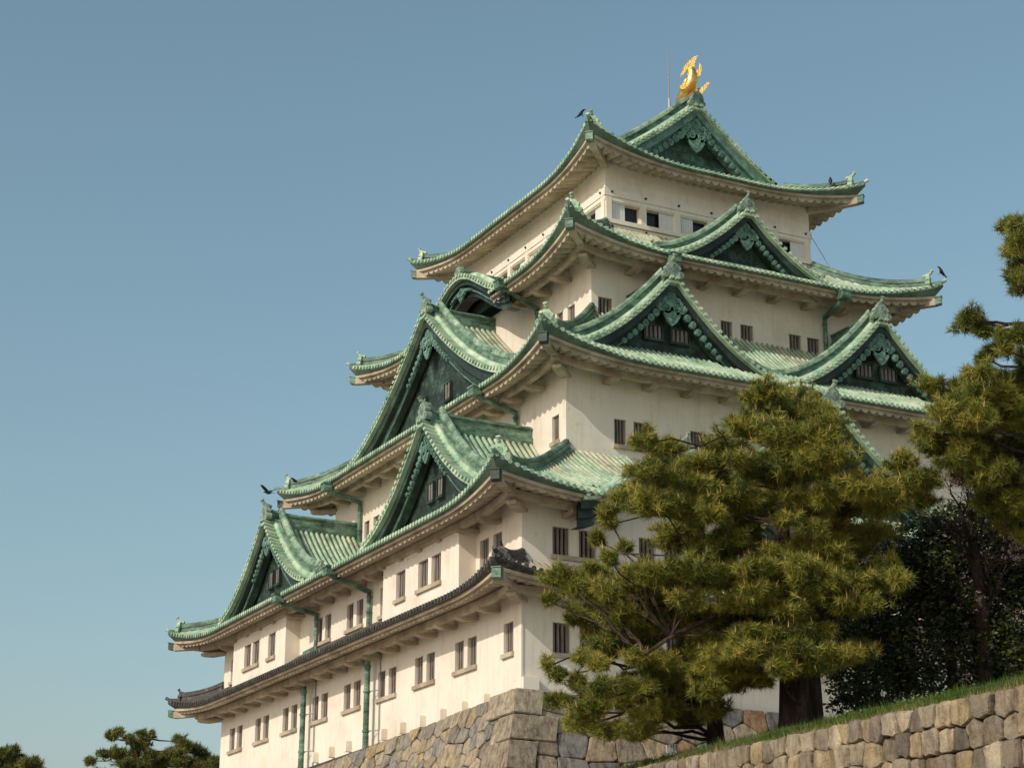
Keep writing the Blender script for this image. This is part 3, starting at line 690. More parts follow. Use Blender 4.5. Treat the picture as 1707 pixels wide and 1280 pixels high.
# ------------------------------------------------------------------ gables on them
for yc in (7.95, 28.11):
    gable("one of two like gables side by side on the second roof", (-1.0, yc), (-1, 0), 6.5, 4.25, 12.05, 5.6, 1.7,
          windows=((-.5, 8.78, 9.58, .5, 2), (.5, 8.78, 9.58, .5, 2)), base=7.0, crest=1.05, floor=lambda v: R2.prof(1.05+v))
gable("largest side gable, on the third roof", (3.55, YC), (-1, 0), 11.0, 5.95, 21.2, 4.2, 1.7,
      windows=((-1.45, 16.5, 17.35, .62, 2), (1.45, 16.5, 17.35, .62, 2)), base=15.2, crest=1.25, bh=1.05, floor=lambda v: R3.prof(1.05+v))
for xc in (9.86, 21.82):
    gable("one of two like gables side by side on the third roof's end", (xc, 3.7), (0, -1), 6.5, 4.2, 19.40, 4.1, 1.8,
          windows=((-.72, 16.72, 17.34, .92, 4), (.72, 16.72, 17.34, .92, 4)), base=15.2, crest=1.35, floor=lambda v: R3.prof(1.2+v))
gable("gable on the fourth roof under the top storey", (XC, 6.1), (0, -1), 5.2, 3.05, 24.85, 3.7, 1.7, base=21.9, crest=1.1, s=.72, floor=lambda v: R4.prof(.62+v))
gable("tall middle gable on the second roof behind the pine", (XC, 0.0), (0, -1), 8.5, 5.3, 13.0, 4.7, 1.7, windows=((-.8, 8.9, 9.7, 1.1, 4), (.8, 8.9, 9.7, 1.1, 4)), base=7.2, crest=1.1, s=.85, floor=lambda v: R2.prof(2.05+v))
gable("wave shaped gable on the fourth roof", (5.42, YC), (-1, 0), 5.3, 1.98, 23.52, 4.4, kara=True, base=22.0, crest=0.62, s=0.7, sori=0.1)
gable("low curved gable at the eave of the second roof", (KA_X, -2.05), (0, -1), 5.0, 2.35, 9.1, 6.7, kara=True, base=7.3, crest=0.6, s=0.65, sori=0.12)
gable("large end gable of the top roof under the golden fish", (XC, 10.4), (0, -1), XC-R5.E[0], 5.07, 32.75, 15.26, prof=lambda w: P5(XC-R5.E[0]-abs(w)), roofless=True, wmax=5.6, base=28.2, crest=1.5, s=0.7, sori=0.0, bh=1.0, bm=CARVE, floor=lambda v: R5.prof(GV+v))

# golden fish, rod and wires
def fish():
    S_ = .76; B = arr(XC, 10.75, 33.42); a = EY; l = EX
    mb = MB(); sp = [(2.1, .22, .12, .16), (1.9, .25, .38, .32), (1.5, .38, .50, .44), (1.05, .55, .55, .50), (.62, .86, .52, .50), (.36, 1.22, .46, .44), (.27, 1.6, .38, .36), (.26, 1.95, .29, .28), (.30, 2.25, .20, .20)]
    rows = []; n = 14
    for i, (q, z, rl, rn) in enumerate(sp):
        j0, j1 = sp[max(i-1, 0)], sp[min(i+1, len(sp)-1)]; t = arr(j1[0]-j0[0], j1[1]-j0[1]); t /= np.linalg.norm(t); nn = arr(-t[1], t[0])
        rows.append([B+a*(q+nn[0]*rn*math.sin(2*math.pi*k/n))+Z*(z+nn[1]*rn*math.sin(2*math.pi*k/n))+l*rl*math.cos(2*math.pi*k/n) for k in range(n)])
    mb.grid(rows, closed=True); mb.fan(rows[0]); mb.fan(rows[-1])
    body = lbl(mb.build("golden_fish", GOLD, keep, True), "gilded fish standing tail up on the ridge end")
    f1 = (EY*.55-EX*.83)           # the tail fans out across the ridge as well as along it
    def fin(name, pts, x, th, ax=f1):
        nn = np.cross(ax, Z); m = MB(); m.plate([B+a*.3+ax*(q-.3)+Z*z+nn*(x-th/2) for q, z in pts], nn*th); m.build(name, GOLD, body)
    fin("tail_fin", [(.50, 1.95), (.62, 2.15), (.95, 1.72), (1.15, 1.50), (1.02, 1.95), (.75, 2.5), (.45, 2.82), (.10, 3.10), (-.18, 3.2), (-.02, 2.9), (.10, 2.55), (.10, 2.2), (.2, 1.9)], 0, .16)
    fin("tail_fin", [(.12, 1.65), (-.02, 2.0), (-.20, 2.2), (-.24, 2.62), (-.40, 2.35), (-.38, 1.95), (-.26, 1.6), (.0, 1.4)], .0, .14)
    fin("back_fin", [(.0, .45), (-.45, .75), (-.80, 1.12), (-.92, 1.02), (-.6, .5), (-.3, .12), (0, .05)], 0, .14)
    fin("back_fin", [(.55, 1.55), (.85, 1.35), (1.0, 1.0), (1.2, .8), (1.05, .6), (.6, .7)], 0, .12)
    for sg in (-1, 1):
        m = MB(); m.plate([B+a*q+Z*z+l*sg*w for q, z, w in ((1.3, .5, .4), (1.1, .95, .55), (.8, 1.15, .75), (.72, .8, .7), (.85, .45, .45))], a*.08); m.build("side_fin", GOLD, body)
    m = MB(); m.plate([B+a*q+Z*z-l*.3 for q, z in ((1.5, .05), (2.35, -.12), (2.15, .12), (1.75, .3))], l*.6); m.build("jaw", GOLD, body)
    m = MB()
    for sg in (-1, 1): m.disc(B+a*1.72+Z*.62+l*sg*.25, l, .11, .1, 10)
    m.build("eye", GOLD, body)
    m = MB(); m.box(B+a*.85+Z*.0, a*1.05, l*.24, Z*.12); m.build("ridge_cradle", RUST, keep)
    for o_ in [body]+[c_ for c_ in body.children]:
        if o_ is body: o_.matrix_world = Matrix.Translation(Vector(B)) @ Matrix.Scale(S_, 4) @ Matrix.Translation(-Vector(B))
    m = MB(); m.sweep([(-.33, -.2), (-.33, .3), (-.25, .52), (-.1, .66), (.1, .66), (.25, .52), (.33, .3), (.33, -.2)], [arr(XC, 10.42, 32.85), arr(XC, 10.85, 32.85)], lat=EX); m.build("ridge_end_tile", RIDGE, keep)
fish()
b0 = at(1116, 186, 'x', XC); b1 = at(1114.5, 88, 'x', XC); b1 = arr(b0[0], b0[1], b1[2])
m = MB(); m.tube([b0-Z*.4, b0+Z*.75], [.10, .06], 8); m.tube([b0+Z*.7, b1], [.045, .022], 6); m.build("lightning_rod", STEEL, keep)
m = MB(); m.tube([arr(21.98, 9.6, 26.3), arr(23.3, 8.9, 23.4)], .02, 5); m.build("cable", STEEL, keep)
m = MB(); m.tube([arr(24.2, 7.5, 21.0), arr(26.2, 5.6, 17.2)], .02, 5); m.build("cable", STEEL, keep)

# downpipes
def pipe(head, outd, elbow, foot, toe=None, m_=RIDGE):
    head, elbow, foot = map(np.asarray, (head, elbow, foot)); out = arr(*outd, 0); l = np.cross(Z, out)
    b = MB(); b.box(head+out*.02-Z*.02, l*.26, out*.22, Z*.19); b.box(head+out*.02+Z*.19, l*.30, out*.26, Z*.04); b.sweep([(-.13, -.12), (.13, -.12), (.13, .12), (-.13, .12)], [head-out*.1-Z*.15, head-out*.45-Z*.32], lat=l)
    ho = b.build("downpipe", m_, keep)
    q = MB(); q.sweep([(-.11, -.10), (.11, -.10), (.11, .10), (-.11, .10)], [head-out*.4-Z*.3, elbow+out*.02, elbow-out*.0-Z*.05], lat=l)
    q.tube([elbow+Z*.08, foot], .105, 9)
    for f in (.15, .55): 
        c = elbow+(foot-elbow)*f; q.disc(c, Z, .13, .09, 10)
    if toe is not None: q.sweep([(-.12, -.1), (.12, -.1), (.12, .1), (-.12, .1)], [foot+Z*.12, np.asarray(toe)+Z*.12], lat=out)
    q.build("pipe_run", m_, ho)
pipe((2.42, 9.35, 14.52), (-1, 0), (4.38, 9.1, 13.72), (4.38, 9.1, 12.0))
pipe((2.42, 27.6, 14.35), (-1, 0), (4.38, 27.6, 13.75), (4.38, 27.6, 10.9))
pipe((-2.1, 15.4, 6.8), (-1, 0), (-.17, 15.15, 5.98), (-.17, 15.15, 4.25))
pipe((-2.1, 22.1, 6.76), (-1, 0), (-.17, 21.8, 6.08), (-.17, 21.75, 4.25), toe=(-.2, 23.1, 4.2))
pipe((5.40, 12.75, 21.5), (-1, 0), (7.5, 12.85, 20.62), (7.5, 12.85, 19.0))
pipe((10.9, 5.40, 21.3), (0, -1), (10.98, 7.5, 20.95), (10.98, 7.5, 19.0))
pipe((20.8, 5.40, 21.2), (0, -1), (21.12, 7.5, 20.75), (21.12, 7.5, 18.4))
pipe((15.9, 2.42, 14.5), (0, -1), (15.9, 4.38, 13.7), (15.9, 4.38, 13.0))
for y in (14.5, 22.5):
    q = MB(); q.tube([(-.42, y, 3.1), (-.42, y, 2.3), (-.42, y+.05, -6)], .135, 10)
    for z in (2.32, 1.2, -.6): q.disc((-.42, y, z), Z, .17, .10, 10)
    po = q.build("downpipe", RIDGE, keep)
    c = MB(); c.tube([(-.06, y-.62, 3.1), (-.06, y-.62, -3)], .03, 6)
    for z in (1.2, -.6): c.tube([(-.42, y, z), (-.06, y-.62, z)], .025, 5)
    c.build("wire_conduit", STEEL, po)

# ------------------------------------------------------------------ stone base and retaining wall
def stones(mb, O, e, dn, nrm, L0, H0, row, wmin, wmax, palette, r, top=lambda u: 0.0, rough=0.10, gap=0.018, depth=0.16, order=1.0, bev=.022):
    """irregular fitted stones: the cells of jittered points, each cell its own bevelled block"""
    O, e, dn, nrm = (np.asarray(x, float) for x in (O, e, dn, nrm)); S = []; v = row*.5; i = 0
    while v < H0+row:
        u = -r.uniform(0, wmax)
        while u < L0+wmax:
            w = r.uniform(wmin, wmax); S.append((u+w/2, v+r.uniform(-1, 1)*rough*row)); u += w
        v += row*r.uniform(.9, 1.1)
    S = np.array(S); K = np.array([1.0/((wmin+wmax)/2), 1.0/row*order]); Q = S*K
    for i, q in enumerate(Q):
        if not (-.5 < S[i][0] < L0+.5): continue
        dd = np.abs(Q-q); nb = np.where((dd[:, 0] < 3) & (dd[:, 1] < 2.6))[0]; nb = nb[np.argsort(((Q[nb]-q)**2).sum(1))][1:18]
        P = [q+np.array(c) for c in ((-2, -2), (2, -2), (2, 2), (-2, 2))]
        lim = [(np.array([1., 0]), L0*K[0]), (np.array([-1., 0]), 0.0), (np.array([0, -1.]), 0.0)]
        for n_, d_ in [(Q[j]-q, np.dot(Q[j]-q, (Q[j]+q)/2)) for j in nb]+lim:
            o = []
            for a_, b_ in zip(P, P[1:]+P[:1]):
                da, db = np.dot(a_, n_)-d_, np.dot(b_, n_)-d_
                if da <= 0: o.append(a_)
                if da*db < 0: o.append(a_+(b_-a_)*da/(da-db))
            P = o
            if len(P) < 3: break
        if len(P) < 3: continue
        P = [p/K for p in P]; c = sum(P)/len(P); ext = max(np.linalg.norm(p-c) for p in P)
        if ext < .06: continue
        R_2 = []
        for a_, b_ in zip(P, P[1:]+P[:1]):
            ln = np.linalg.norm(b_-a_)
            if ln < .03: continue
            for f in ((.12, .5, .88) if ln > .18 else (.25, .75)):
                pp = a_+(b_-a_)*f; nn2 = np.array([b_[1]-a_[1], -(b_[0]-a_[0])])/ln; R_2.append(pp+nn2*r.uniform(-1, 1)*.018)
        if len(R_2) < 4: continue
        t_ = lambda p: O+e*p[0]+dn*(p[1]+top(max(p[0], 0)))
        def ring(k, d, jit=0.0): return [t_(c+(p-c)*max(.2, 1-k/max(.1, np.linalg.norm(p-c))))+nrm*(d+r.uniform(-1, 1)*jit) for p in R_2]
        bd = depth+r.uniform(-.05, .05); col = np.array(r.choice(palette))*r.uniform(.78, 1.15); mb.col = (*col, 1)
        A0, A1, A2, A3 = ring(gap, -.05), ring(gap, bd*.78), ring(gap+bev, bd, .006), ring(gap+bev+.05, bd+.008, .006)
        mb.grid([A0, A1, A2, A3], closed=True); n = len(R_2)
        mb.fan(A3)
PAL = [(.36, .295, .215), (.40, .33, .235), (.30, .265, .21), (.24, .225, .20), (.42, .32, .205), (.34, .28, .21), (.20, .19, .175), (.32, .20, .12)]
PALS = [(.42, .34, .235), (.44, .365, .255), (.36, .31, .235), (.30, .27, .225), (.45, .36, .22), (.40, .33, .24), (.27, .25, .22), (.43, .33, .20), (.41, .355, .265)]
PALL = [(.42, .35, .25), (.39, .325, .235), (.44, .37, .265), (.27, .255, .235), (.40, .31, .20), (.22, .215, .205)]
base = tag(empty("stone_base", (0, 0, -14)), "tall battered wall of fitted stones under the white castle keep", "stone wall")
def bake(o): 
    o.location = (0, 0, 14); return o
B_ = 0.27; dnL = arr(-B_, 0, -1); dnF = arr(0, -B_, -1); r = random.Random(3)
sg_ = lambda y: 0.10+0.76*min(1, max(0, y-1.0)/19.0)**0.85 if y > 1.0 else 0.10*max(y, 0)
mb = MB(); mb.col = (.10, .085, .065, 1)
mb.add([arr(-.12, -.12, -.95), arr(-.12, BY+.1, -1.6), arr(-.12, BY+.1, -1.6)+dnL*13.2, arr(-.12, -.12, -.95)+dnL*13.8+dnF*0+arr(0, -B_*13.8, 0)], [(0, 1, 2, 3)])
mb.add([arr(-.12, -.12, -.95), arr(BX+.1, -.12, -.95), arr(BX+.1, -.12, -.95)+dnF*13.8, arr(-.12, -.12, -.95)+dnF*13.8+arr(-B_*13.8, 0, 0)], [(0, 3, 2, 1)])
bake(mb.build("core", STONE, base))
mb = MB(); O = arr(-.14, -.15, -.77)
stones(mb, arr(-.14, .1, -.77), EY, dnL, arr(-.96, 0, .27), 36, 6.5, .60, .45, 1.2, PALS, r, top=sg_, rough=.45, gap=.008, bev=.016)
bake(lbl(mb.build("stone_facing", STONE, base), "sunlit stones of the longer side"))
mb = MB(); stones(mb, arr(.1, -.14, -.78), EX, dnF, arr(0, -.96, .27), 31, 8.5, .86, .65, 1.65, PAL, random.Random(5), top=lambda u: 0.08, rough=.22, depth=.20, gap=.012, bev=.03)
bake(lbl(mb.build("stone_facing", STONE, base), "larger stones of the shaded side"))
# quoins: long squared stones, turned alternately
mb = MB(); k = 0; rq = random.Random(11); f = 0.0
while f < 12.5:
    h = rq.uniform(.92, 1.2); a, b = (2.3, 1.25) if k % 2 == 0 else (1.3, 2.0); mb.col = (*(np.array(rq.choice(PALL[:3]))*rq.uniform(.82, 1.0)), 1); rows = []
    for i, ff in enumerate((f+.02, f+.07, f+h*.35, f+h*.65, f+h-.07, f+h-.02)):
        x = -.46-B_*ff; ed = .05 if i in (0, 5) else 0.0; w = lambda: rq.uniform(-.02, .02); zz = -.77-ff; q = []
        for j in range(5): q.append(arr(x+ed+w(), x+ed+.02+(a-.05)*(1-j/4)**1.0, zz-.04*(1-j/4)))
        q[-1] = arr(x+ed, x+ed, zz)
        for j in range(1, 6): q.append(arr(x+ed+.02+(b-.05)*j/5, x+ed+w(), zz-.02*j/5))
        q.append(arr(b+x, x+.5, zz)); q.append(arr(x+.5, a+x, zz)); rows.append(q)
    mb.grid(rows, closed=True); mb.fan(rows[0]); mb.fan(rows[-1][::-1]); f += h; k += 1
bake(lbl(mb.build("corner_stone", STONE, base), "long squared stones stacked at the near corner"))

WX, WZ = -17.2, -8.89
rw = tag(empty("retaining_wall", (WX, -43, -14.6)), "low weathered stone retaining wall below the grassy bank", "stone wall")
mb = MB(); mb.col = (.05, .042, .03, 1); mb.abox(WX+.02, WX+.6, -60, -33, -14.6, WZ-.12)
o = mb.build("core", STONE, rw); o.location = (-WX, 43, 14.6)
PALW = [(.44, .36, .245), (.38, .315, .225), (.48, .40, .275), (.26, .21, .155), (.33, .27, .19), (.40, .315, .20), (.20, .165, .125), (.46, .36, .22), (.42, .35, .25), (.27, .22, .165), (.36, .30, .21), (.40, .31, .18), (.28, .20, .13), (.18, .15, .115), (.30, .25, .18)]
mb = MB(); stones(mb, (WX, -60, WZ), EY, -Z, (-1, 0, 0), 27, 2.4, .335, .19, .43, PALW, random.Random(21), rough=.13, gap=.006, depth=.12, order=1.25, bev=.012)
o = lbl(mb.build("stone_facing", STONE, rw), "squarish stones in rough courses"); o.location = (-WX, 43, 14.6)

# ------------------------------------------------------------------ ground
mb = MB(); mb.add([(-3000, -3000, -14.65), (3000, -3000, -14.65), (3000, 3000, -14.65), (-3000, 3000, -14.65)], [(0, 1, 2, 3)])
tag(mb.build("ground", GROUND), None, None, None, "structure")
mb = MB(); ys = span(-60, -33, .6); rt = random.Random(5); xs = [WX+.02, WX+.25, WX+.6, WX+1.0, WX+1.6, WX+3, 0, 60]
zz = [WZ-.03, WZ+.05, WZ+.20, WZ+.36, WZ+.46, WZ+.5, WZ+.5, WZ+.5]
mb.grid([[(x, y, z+(rt.uniform(-.03, .03) if 0 < i < 6 else 0)) for y in ys] for i, (x, z) in enumerate(zip(xs, zz))])
mb.grid([[(-15, -33, WZ+.48), (-15, -4, WZ+.48)], [(-17.1, -33, -14.6), (-17.1, -4, -14.6)]])
tag(mb.build("terrace", SOIL), None, None, None, "structure")
mb = MB(); mb.grid([[(-15, y, WZ+.485) for y in (-33, -4.0)], [(60, y, WZ+.485) for y in (-33, -4.0)]]); mb.grid([[(-13.2, y, WZ+.51) for y in (-60, -33.0)], [(60, y, WZ+.51) for y in (-60, -33.0)]])  # unseen pale sheet added over the terrace to bounce light onto the walls
tag(mb.build("bounce_ground", GROUND), None, None, None, "structure")
def mesh_np(name, V, Fc, tint, m, parent=None):
    me = bpy.data.meshes.new(name); n = len(Fc); k = Fc.shape[1]
    me.vertices.add(len(V)); me.vertices.foreach_set("co", V.astype(np.float32).ravel()); me.loops.add(n*k); me.loops.foreach_set("vertex_index", Fc.astype(np.int32).ravel())
    me.polygons.add(n); me.polygons.foreach_set("loop_start", np.arange(0, n*k, k, dtype=np.int32)); me.polygons.foreach_set("loop_total", np.full(n, k, dtype=np.int32))
    me.materials.append(m); a = me.attributes.new("tint", 'FLOAT', 'POINT'); a.data.foreach_set("value", tint.astype(np.float32)); me.update(calc_edges=True); me.validate()
    o = bpy.data.objects.new(name, me); COL.objects.link(o)
    if parent is not None: o.parent = parent
    return o
def grass():
    g = np.random.default_rng(2); n = 26000; x = WX+g.beta(1.3, 2.2, n)*1.7+.02; y = g.uniform(-54, -34, n)
    z = np.interp(x, xs, zz)-.01; h = g.uniform(.03, .10, n)*(1+(g.random(n) < .15)*.8); keep_ = g.random(n) < np.clip(.35+((-y)-38)/9, .15, 1); x, y, z, h = x[keep_], y[keep_], z[keep_], h[keep_]; n = len(x)
    a = g.uniform(0, 6.28, n); w = .009; lean = g.normal(0, .035, (n, 2))
    V = np.empty((n, 3, 3)); V[:, 0] = np.c_[x+np.cos(a)*w, y+np.sin(a)*w, z]; V[:, 1] = np.c_[x-np.cos(a)*w, y-np.sin(a)*w, z]; V[:, 2] = np.c_[x+lean[:, 0]-.01, y+lean[:, 1], z+h]
    patch = np.clip(.22+.2*np.sin(y*2.1)*np.sin(y*.7+2)+.75*np.clip(1-(x-WX)/.45, 0, 1)+.3*np.clip((-40-(-45)-(y+45))/-6, 0, 1)*0+g.normal(0, .15, n), 0, 1)
    tag(mesh_np("grass", V.reshape(-1, 3), np.arange(3*n).reshape(-1, 3), np.repeat(patch, 3), GRASSM), None, None, None, "stuff")
grass()

# ------------------------------------------------------------------ trees
def limb(mb, pts, r0, r1, n=7):
    k = len(pts); mb.tube(pts, [r0+(r1-r0)*i/(k-1) for i in range(k)], n)
def curve(a, b, sag, r, k=7):
    a, b = np.asarray(a, float), np.asarray(b, float); L_ = np.linalg.norm(b-a); j = [arr(r.uniform(-1, 1), r.uniform(-1, 1), r.uniform(-1, 1))*L_*.05 for _ in range(k)]
    return [a+(b-a)*i/(k-1)+Z*sag*L_*math.sin(math.pi*i/(k-1))+(j[i] if 0 < i < k-1 else 0) for i in range(k)]
def tufts(C, D_, nn, rl, rw, tint, g, spread=1.0):
    """C: shoot tips, D_: shoot directions -> needle triangles"""
    n = len(C); T_ = n*nn
    c = np.repeat(C, nn, 0); d = np.repeat(D_, nn, 0); ti = np.repeat(tint, nn)
    q = g.normal(0, 1, (T_, 3)); q /= np.linalg.norm(q, axis=1)[:, None]; v = d*g.uniform(.1, .95, (T_, 1))+q*spread*.85; v /= np.linalg.norm(v, axis=1)[:, None]
    c = c-d*g.uniform(0, .5, (T_, 1))*rl
    L_ = rl*g.uniform(.65, 1.1, T_)[:, None]; s = np.cross(v, g.normal(0, 1, (T_, 3))); s /= np.linalg.norm(s, axis=1)[:, None]+1e-9
    V = np.empty((T_, 3, 3)); V[:, 0] = c+s*rw; V[:, 1] = c-s*rw; V[:, 2] = c+v*L_
    tt = np.clip(ti+g.normal(0, .07, T_), 0, .88)
    return V.reshape(-1, 3), np.repeat(tt, 3)
def pine(label, trunk, pads, D0, r0, seed, group=None, tuft=.165, nn=32, rw=.0066, dens=1.0, dvar=1.6, mat_=NEEDLE, lean=None, branch_r=.024, bias=0.0, extra_trunks=()):
    g = np.random.default_rng(seed); r = random.Random(seed); root = tag(empty("pine_tree", tuple(trunk[0])), label, "pine", group)
    off = -np.asarray(trunk[0], float)
    mb = MB(); k = len(trunk); rad = [r0*(1.25 if i == 0 else 1)*(1-.8*i/(k-1)) for i in range(k)]
    fine = []; 
    for i in range(k-1):
        for f in (0, .5): fine.append(np.asarray(trunk[i])*(1-f)+np.asarray(trunk[i+1])*f+arr(r.uniform(-.03, .03), r.uniform(-.03, .03), 0))
    fine.append(np.asarray(trunk[-1])); rf2 = np.interp(np.linspace(0, k-1, len(fine)), range(k), rad); mb.tube(fine, list(rf2), 12)
    for et, er in extra_trunks: limb(mb, et, er, er*.55, 10)
    tr = mb.build("trunk", BARK, root); tr.location = off
    tp = [np.asarray(p) for p in fine]+[np.asarray(p) for et, _ in extra_trunks for p in et]
    VV = []; TT = []; lm = MB()
    for (px, py, rx, ry, *dd) in pads:
        dep = dd[0] if dd else D0+g.uniform(-dvar, dvar); c = atd(px, py, dep); mpp = dep/FPX; a, b = rx*mpp, ry*mpp
        cand = [p for p in tp if p[2] < c[2]+.25] or tp[:1]
        if len(dd) < 2:
            s_ = min(cand, key=lambda p: np.linalg.norm(p-c)+.5*max(0, c[2]-p[2]-1.2)); limb(lm, curve(s_, c-Z*b*.3, .06, r), branch_r*r.uniform(.7, 1.1), .014, 6)
        # side shoots run out from the bough, tufts sit along their outer part
        ns = max(4, int(dens*135*a*b**.5*.9)); q = g.normal(0, 1, (ns, 3)); q /= np.linalg.norm(q, axis=1)[:, None]; q[:, 2] = np.where(q[:, 2] < -.1, q[:, 2]*.3, q[:, 2])
        ln = g.uniform(.55, 1.22, ns)[:, None]; E_ = q*ln*np.array([a, a, b]); kk = 7
        fr = np.linspace(.32, 1.0, kk)[None, :, None]; P_ = c+E_[:, None, :]*fr+g.normal(0, .045*tuft/.16, (ns, kk, 3))+np.array([0, 0, 1.])*(fr**2)*b*.12
        d = (q*np.array([.9, .9, .55])+np.array([0, 0, .45]))[:, None, :]+g.normal(0, .28, (ns, kk, 3)); P_ = P_.reshape(-1, 3); d = d.reshape(-1, 3); d /= np.linalg.norm(d, axis=1)[:, None]; n = len(P_)
        tone = g.normal(.36+bias, .07); ts_ = np.repeat(g.normal(0, .08, ns), kk); tint = np.clip(tone+ts_+g.normal(0, .06, n), .02, .8)
        V, T_ = tufts(P_, d, nn, tuft, rw, tint, g); VV.append(V); TT.append(T_)
        nb = max(1, int(ns*.55)); ix = g.choice(ns, nb)*kk+kk-1; up = d[ix]*.35+np.array([0, 0, .8]); up /= np.linalg.norm(up, axis=1)[:, None]
        s = np.cross(up, g.normal(0, 1, (nb, 3))); s /= np.linalg.norm(s, axis=1)[:, None]; B0 = P_[ix]; hb_ = tuft*.9
        V = np.empty((nb, 3, 3)); V[:, 0] = B0+s*rw*2.2; V[:, 1] = B0-s*rw*2.2; V[:, 2] = B0+up*hb_; VV.append(V.reshape(-1, 3)); TT.append(np.full(nb*3, .97))
        for j in range(ns): lm.tube([c-Z*b*.2, c+E_[j]*.5-Z*.01, c+E_[j]*.95+Z*b*.1], [.012, .009, .005], 4, cap=False)
    V = np.concatenate(VV); T_ = np.concatenate(TT)
    o = mesh_np("crown", V+off, np.arange(len(V)).reshape(-1, 3), T_, mat_, root)
    l = lm.build("limb", BARK, root); l.location = off
    return root
def inside(P, x, y):
    c = False; n = len(P)
    for i in range(n):
        (x1, y1), (x2, y2) = P[i], P[i-1]
        if (y1 > y) != (y2 > y) and x < (x2-x1)*(y-y1)/(y2-y1)+x1: c = not c
    return c
def fill(P, n, r0, r1, d0, d1, seed, holes=()):
    r = random.Random(seed); xs_ = [p[0] for p in P]; ys_ = [p[1] for p in P]; out = []
    while len(out) < n:
        x, y = r.uniform(min(xs_), max(xs_)), r.uniform(min(ys_), max(ys_))
        if inside(P, x, y) and not any(((x-h[0])/h[2])**2+((y-h[1])/h[3])**2 < 1 for h in holes): out.append((x, y, r.uniform(r0, r1), r.uniform(r0, r1)*.5, r.uniform(d0, d1), 0))
    return out
MAIN = [(1275, 668, 45, 36), (1330, 688, 48, 38), (1252, 716, 44, 32), (1310, 735, 55, 38), (1378, 722, 40, 32), (1205, 745, 36, 26), (1370, 770, 62, 42), (1300, 790, 66, 38), (1440, 815, 50, 26), (1500, 778, 33, 24), (1540, 800, 34, 26),
        (1072, 735, 24, 24), (1112, 750, 30, 22), (1192, 775, 38, 28), (1085, 790, 36, 30), (1140, 800, 50, 34), (1035, 832, 30, 20), (1012, 856, 18, 14), (1085, 840, 46, 30), (1150, 850, 55, 36), (1230, 840, 62, 40), (1312, 850, 62, 38), (1402, 846, 62, 34), (1478, 842, 44, 30), (1535, 836, 30, 24),
        (1012, 872, 13, 12), (998, 898, 14, 14), (1018, 930, 15, 14), (1040, 915, 12, 10), (992, 948, 18, 12), (1130, 900, 52, 30), (1208, 910, 60, 34), (1385, 885, 44, 20), (1450, 890, 34, 18),
        (930, 962, 27, 17), (970, 985, 38, 21), (915, 1000, 16, 10), (1010, 985, 44, 25), (1060, 960, 44, 26), (1105, 972, 52, 30), (1155, 950, 48, 27), (962, 1030, 32, 17), (1030, 1030, 42, 24), (1210, 960, 44, 26), (1090, 1020, 44, 26), (1150, 1000, 36, 20),
        (1000, 1062, 30, 22), (975, 1095, 22, 14), (1045, 1075, 26, 18), (913, 1108, 10, 10), (932, 1124, 17, 9), (962, 1136, 24, 13), (1000, 1150, 34, 20), (928, 1168, 22, 9), (985, 1182, 42, 18), (1050, 1170, 46, 25), (1108, 1182, 42, 25), (962, 1208, 24, 14), (1012, 1218, 38, 16), (1062, 1222, 34, 15), (1150, 1200, 34, 21),
        (1262, 950, 44, 21), (1240, 1002, 52, 25), (1300, 985, 42, 24), (1335, 945, 32, 18), (1384, 985, 60, 24), (1440, 975, 42, 23), (1482, 945, 24, 24), (1500, 968, 24, 14), (1420, 1010, 52, 15), (1375, 1050, 19, 13), (1182, 1085, 42, 28), (1232, 1090, 50, 28), (1170, 1130, 38, 25), (1212, 1142, 42, 28), (1272, 1085, 34, 25), (1252, 1130, 33, 25), (1330, 1090, 60, 17), (1400, 1092, 52, 15), (1440, 1085, 28, 11), (1310, 1116, 34, 19), (1290, 1060, 30, 14)]
small = [p for p in MAIN if p[1] > 1075 and p[0] < 1290]
main = [(*p[:4], 33.0+(i_ % 4)*.22) if (p[1] > 920 and p[0] > 1120) else p for i_, p in enumerate(MAIN) if p not in small]
main += [(1262, 985, 40, 22, 33.2), (1310, 1020, 42, 22, 33.3), (1350, 965, 40, 22, 33.2), (1300, 955, 30, 16, 33.5), (1340, 1060, 40, 18, 33.3), (1300, 1095, 34, 18, 33.2), (1370, 1110, 34, 14, 33.2), (1255, 1055, 34, 22, 33.3), (1345, 915, 40, 20, 33.8), (1290, 925, 34, 14, 33.6), (1390, 940, 34, 20, 33.6)]
OUT1 = [(1250, 668), (1300, 652), (1352, 672), (1372, 715), (1398, 755), (1432, 800), (1500, 775), (1545, 800), (1545, 845), (1480, 880), (1430, 905), (1440, 950), (1490, 950), (1490, 975), (1430, 1000), (1330, 1010), (1230, 1020), (1150, 1010), (1080, 1030), (1020, 1040), (960, 1020), (935, 965), (1000, 965), (1080, 940), (1090, 890), (1060, 860), (1020, 838), (1060, 810), (1065, 760), (1110, 752), (1180, 775), (1220, 745), (1215, 700)]
HOLES = [(1310, 888, 55, 20), (1265, 945, 22, 14), (1500, 915, 40, 20), (1215, 700, 22, 20)]
HOLES += [(1172, 1035, 40, 13), (1120, 985, 26, 10), (1170, 880, 30, 10), (1400, 930, 34, 12), (1090, 905, 22, 14), (1255, 890, 30, 10), (1240, 800, 24, 9), (1345, 815, 26, 9)]
main += fill(OUT1, 36, 22, 38, 33.2, 34.8, 31, HOLES)+fill(OUT1, 70, 26, 44, 35.8, 37.6, 41)
main += fill([(1160, 1065), (1280, 1060), (1310, 1085), (1440, 1075), (1430, 1100), (1300, 1125), (1230, 1150), (1160, 1130)], 20, 20, 32, 33.4, 35.2, 32)
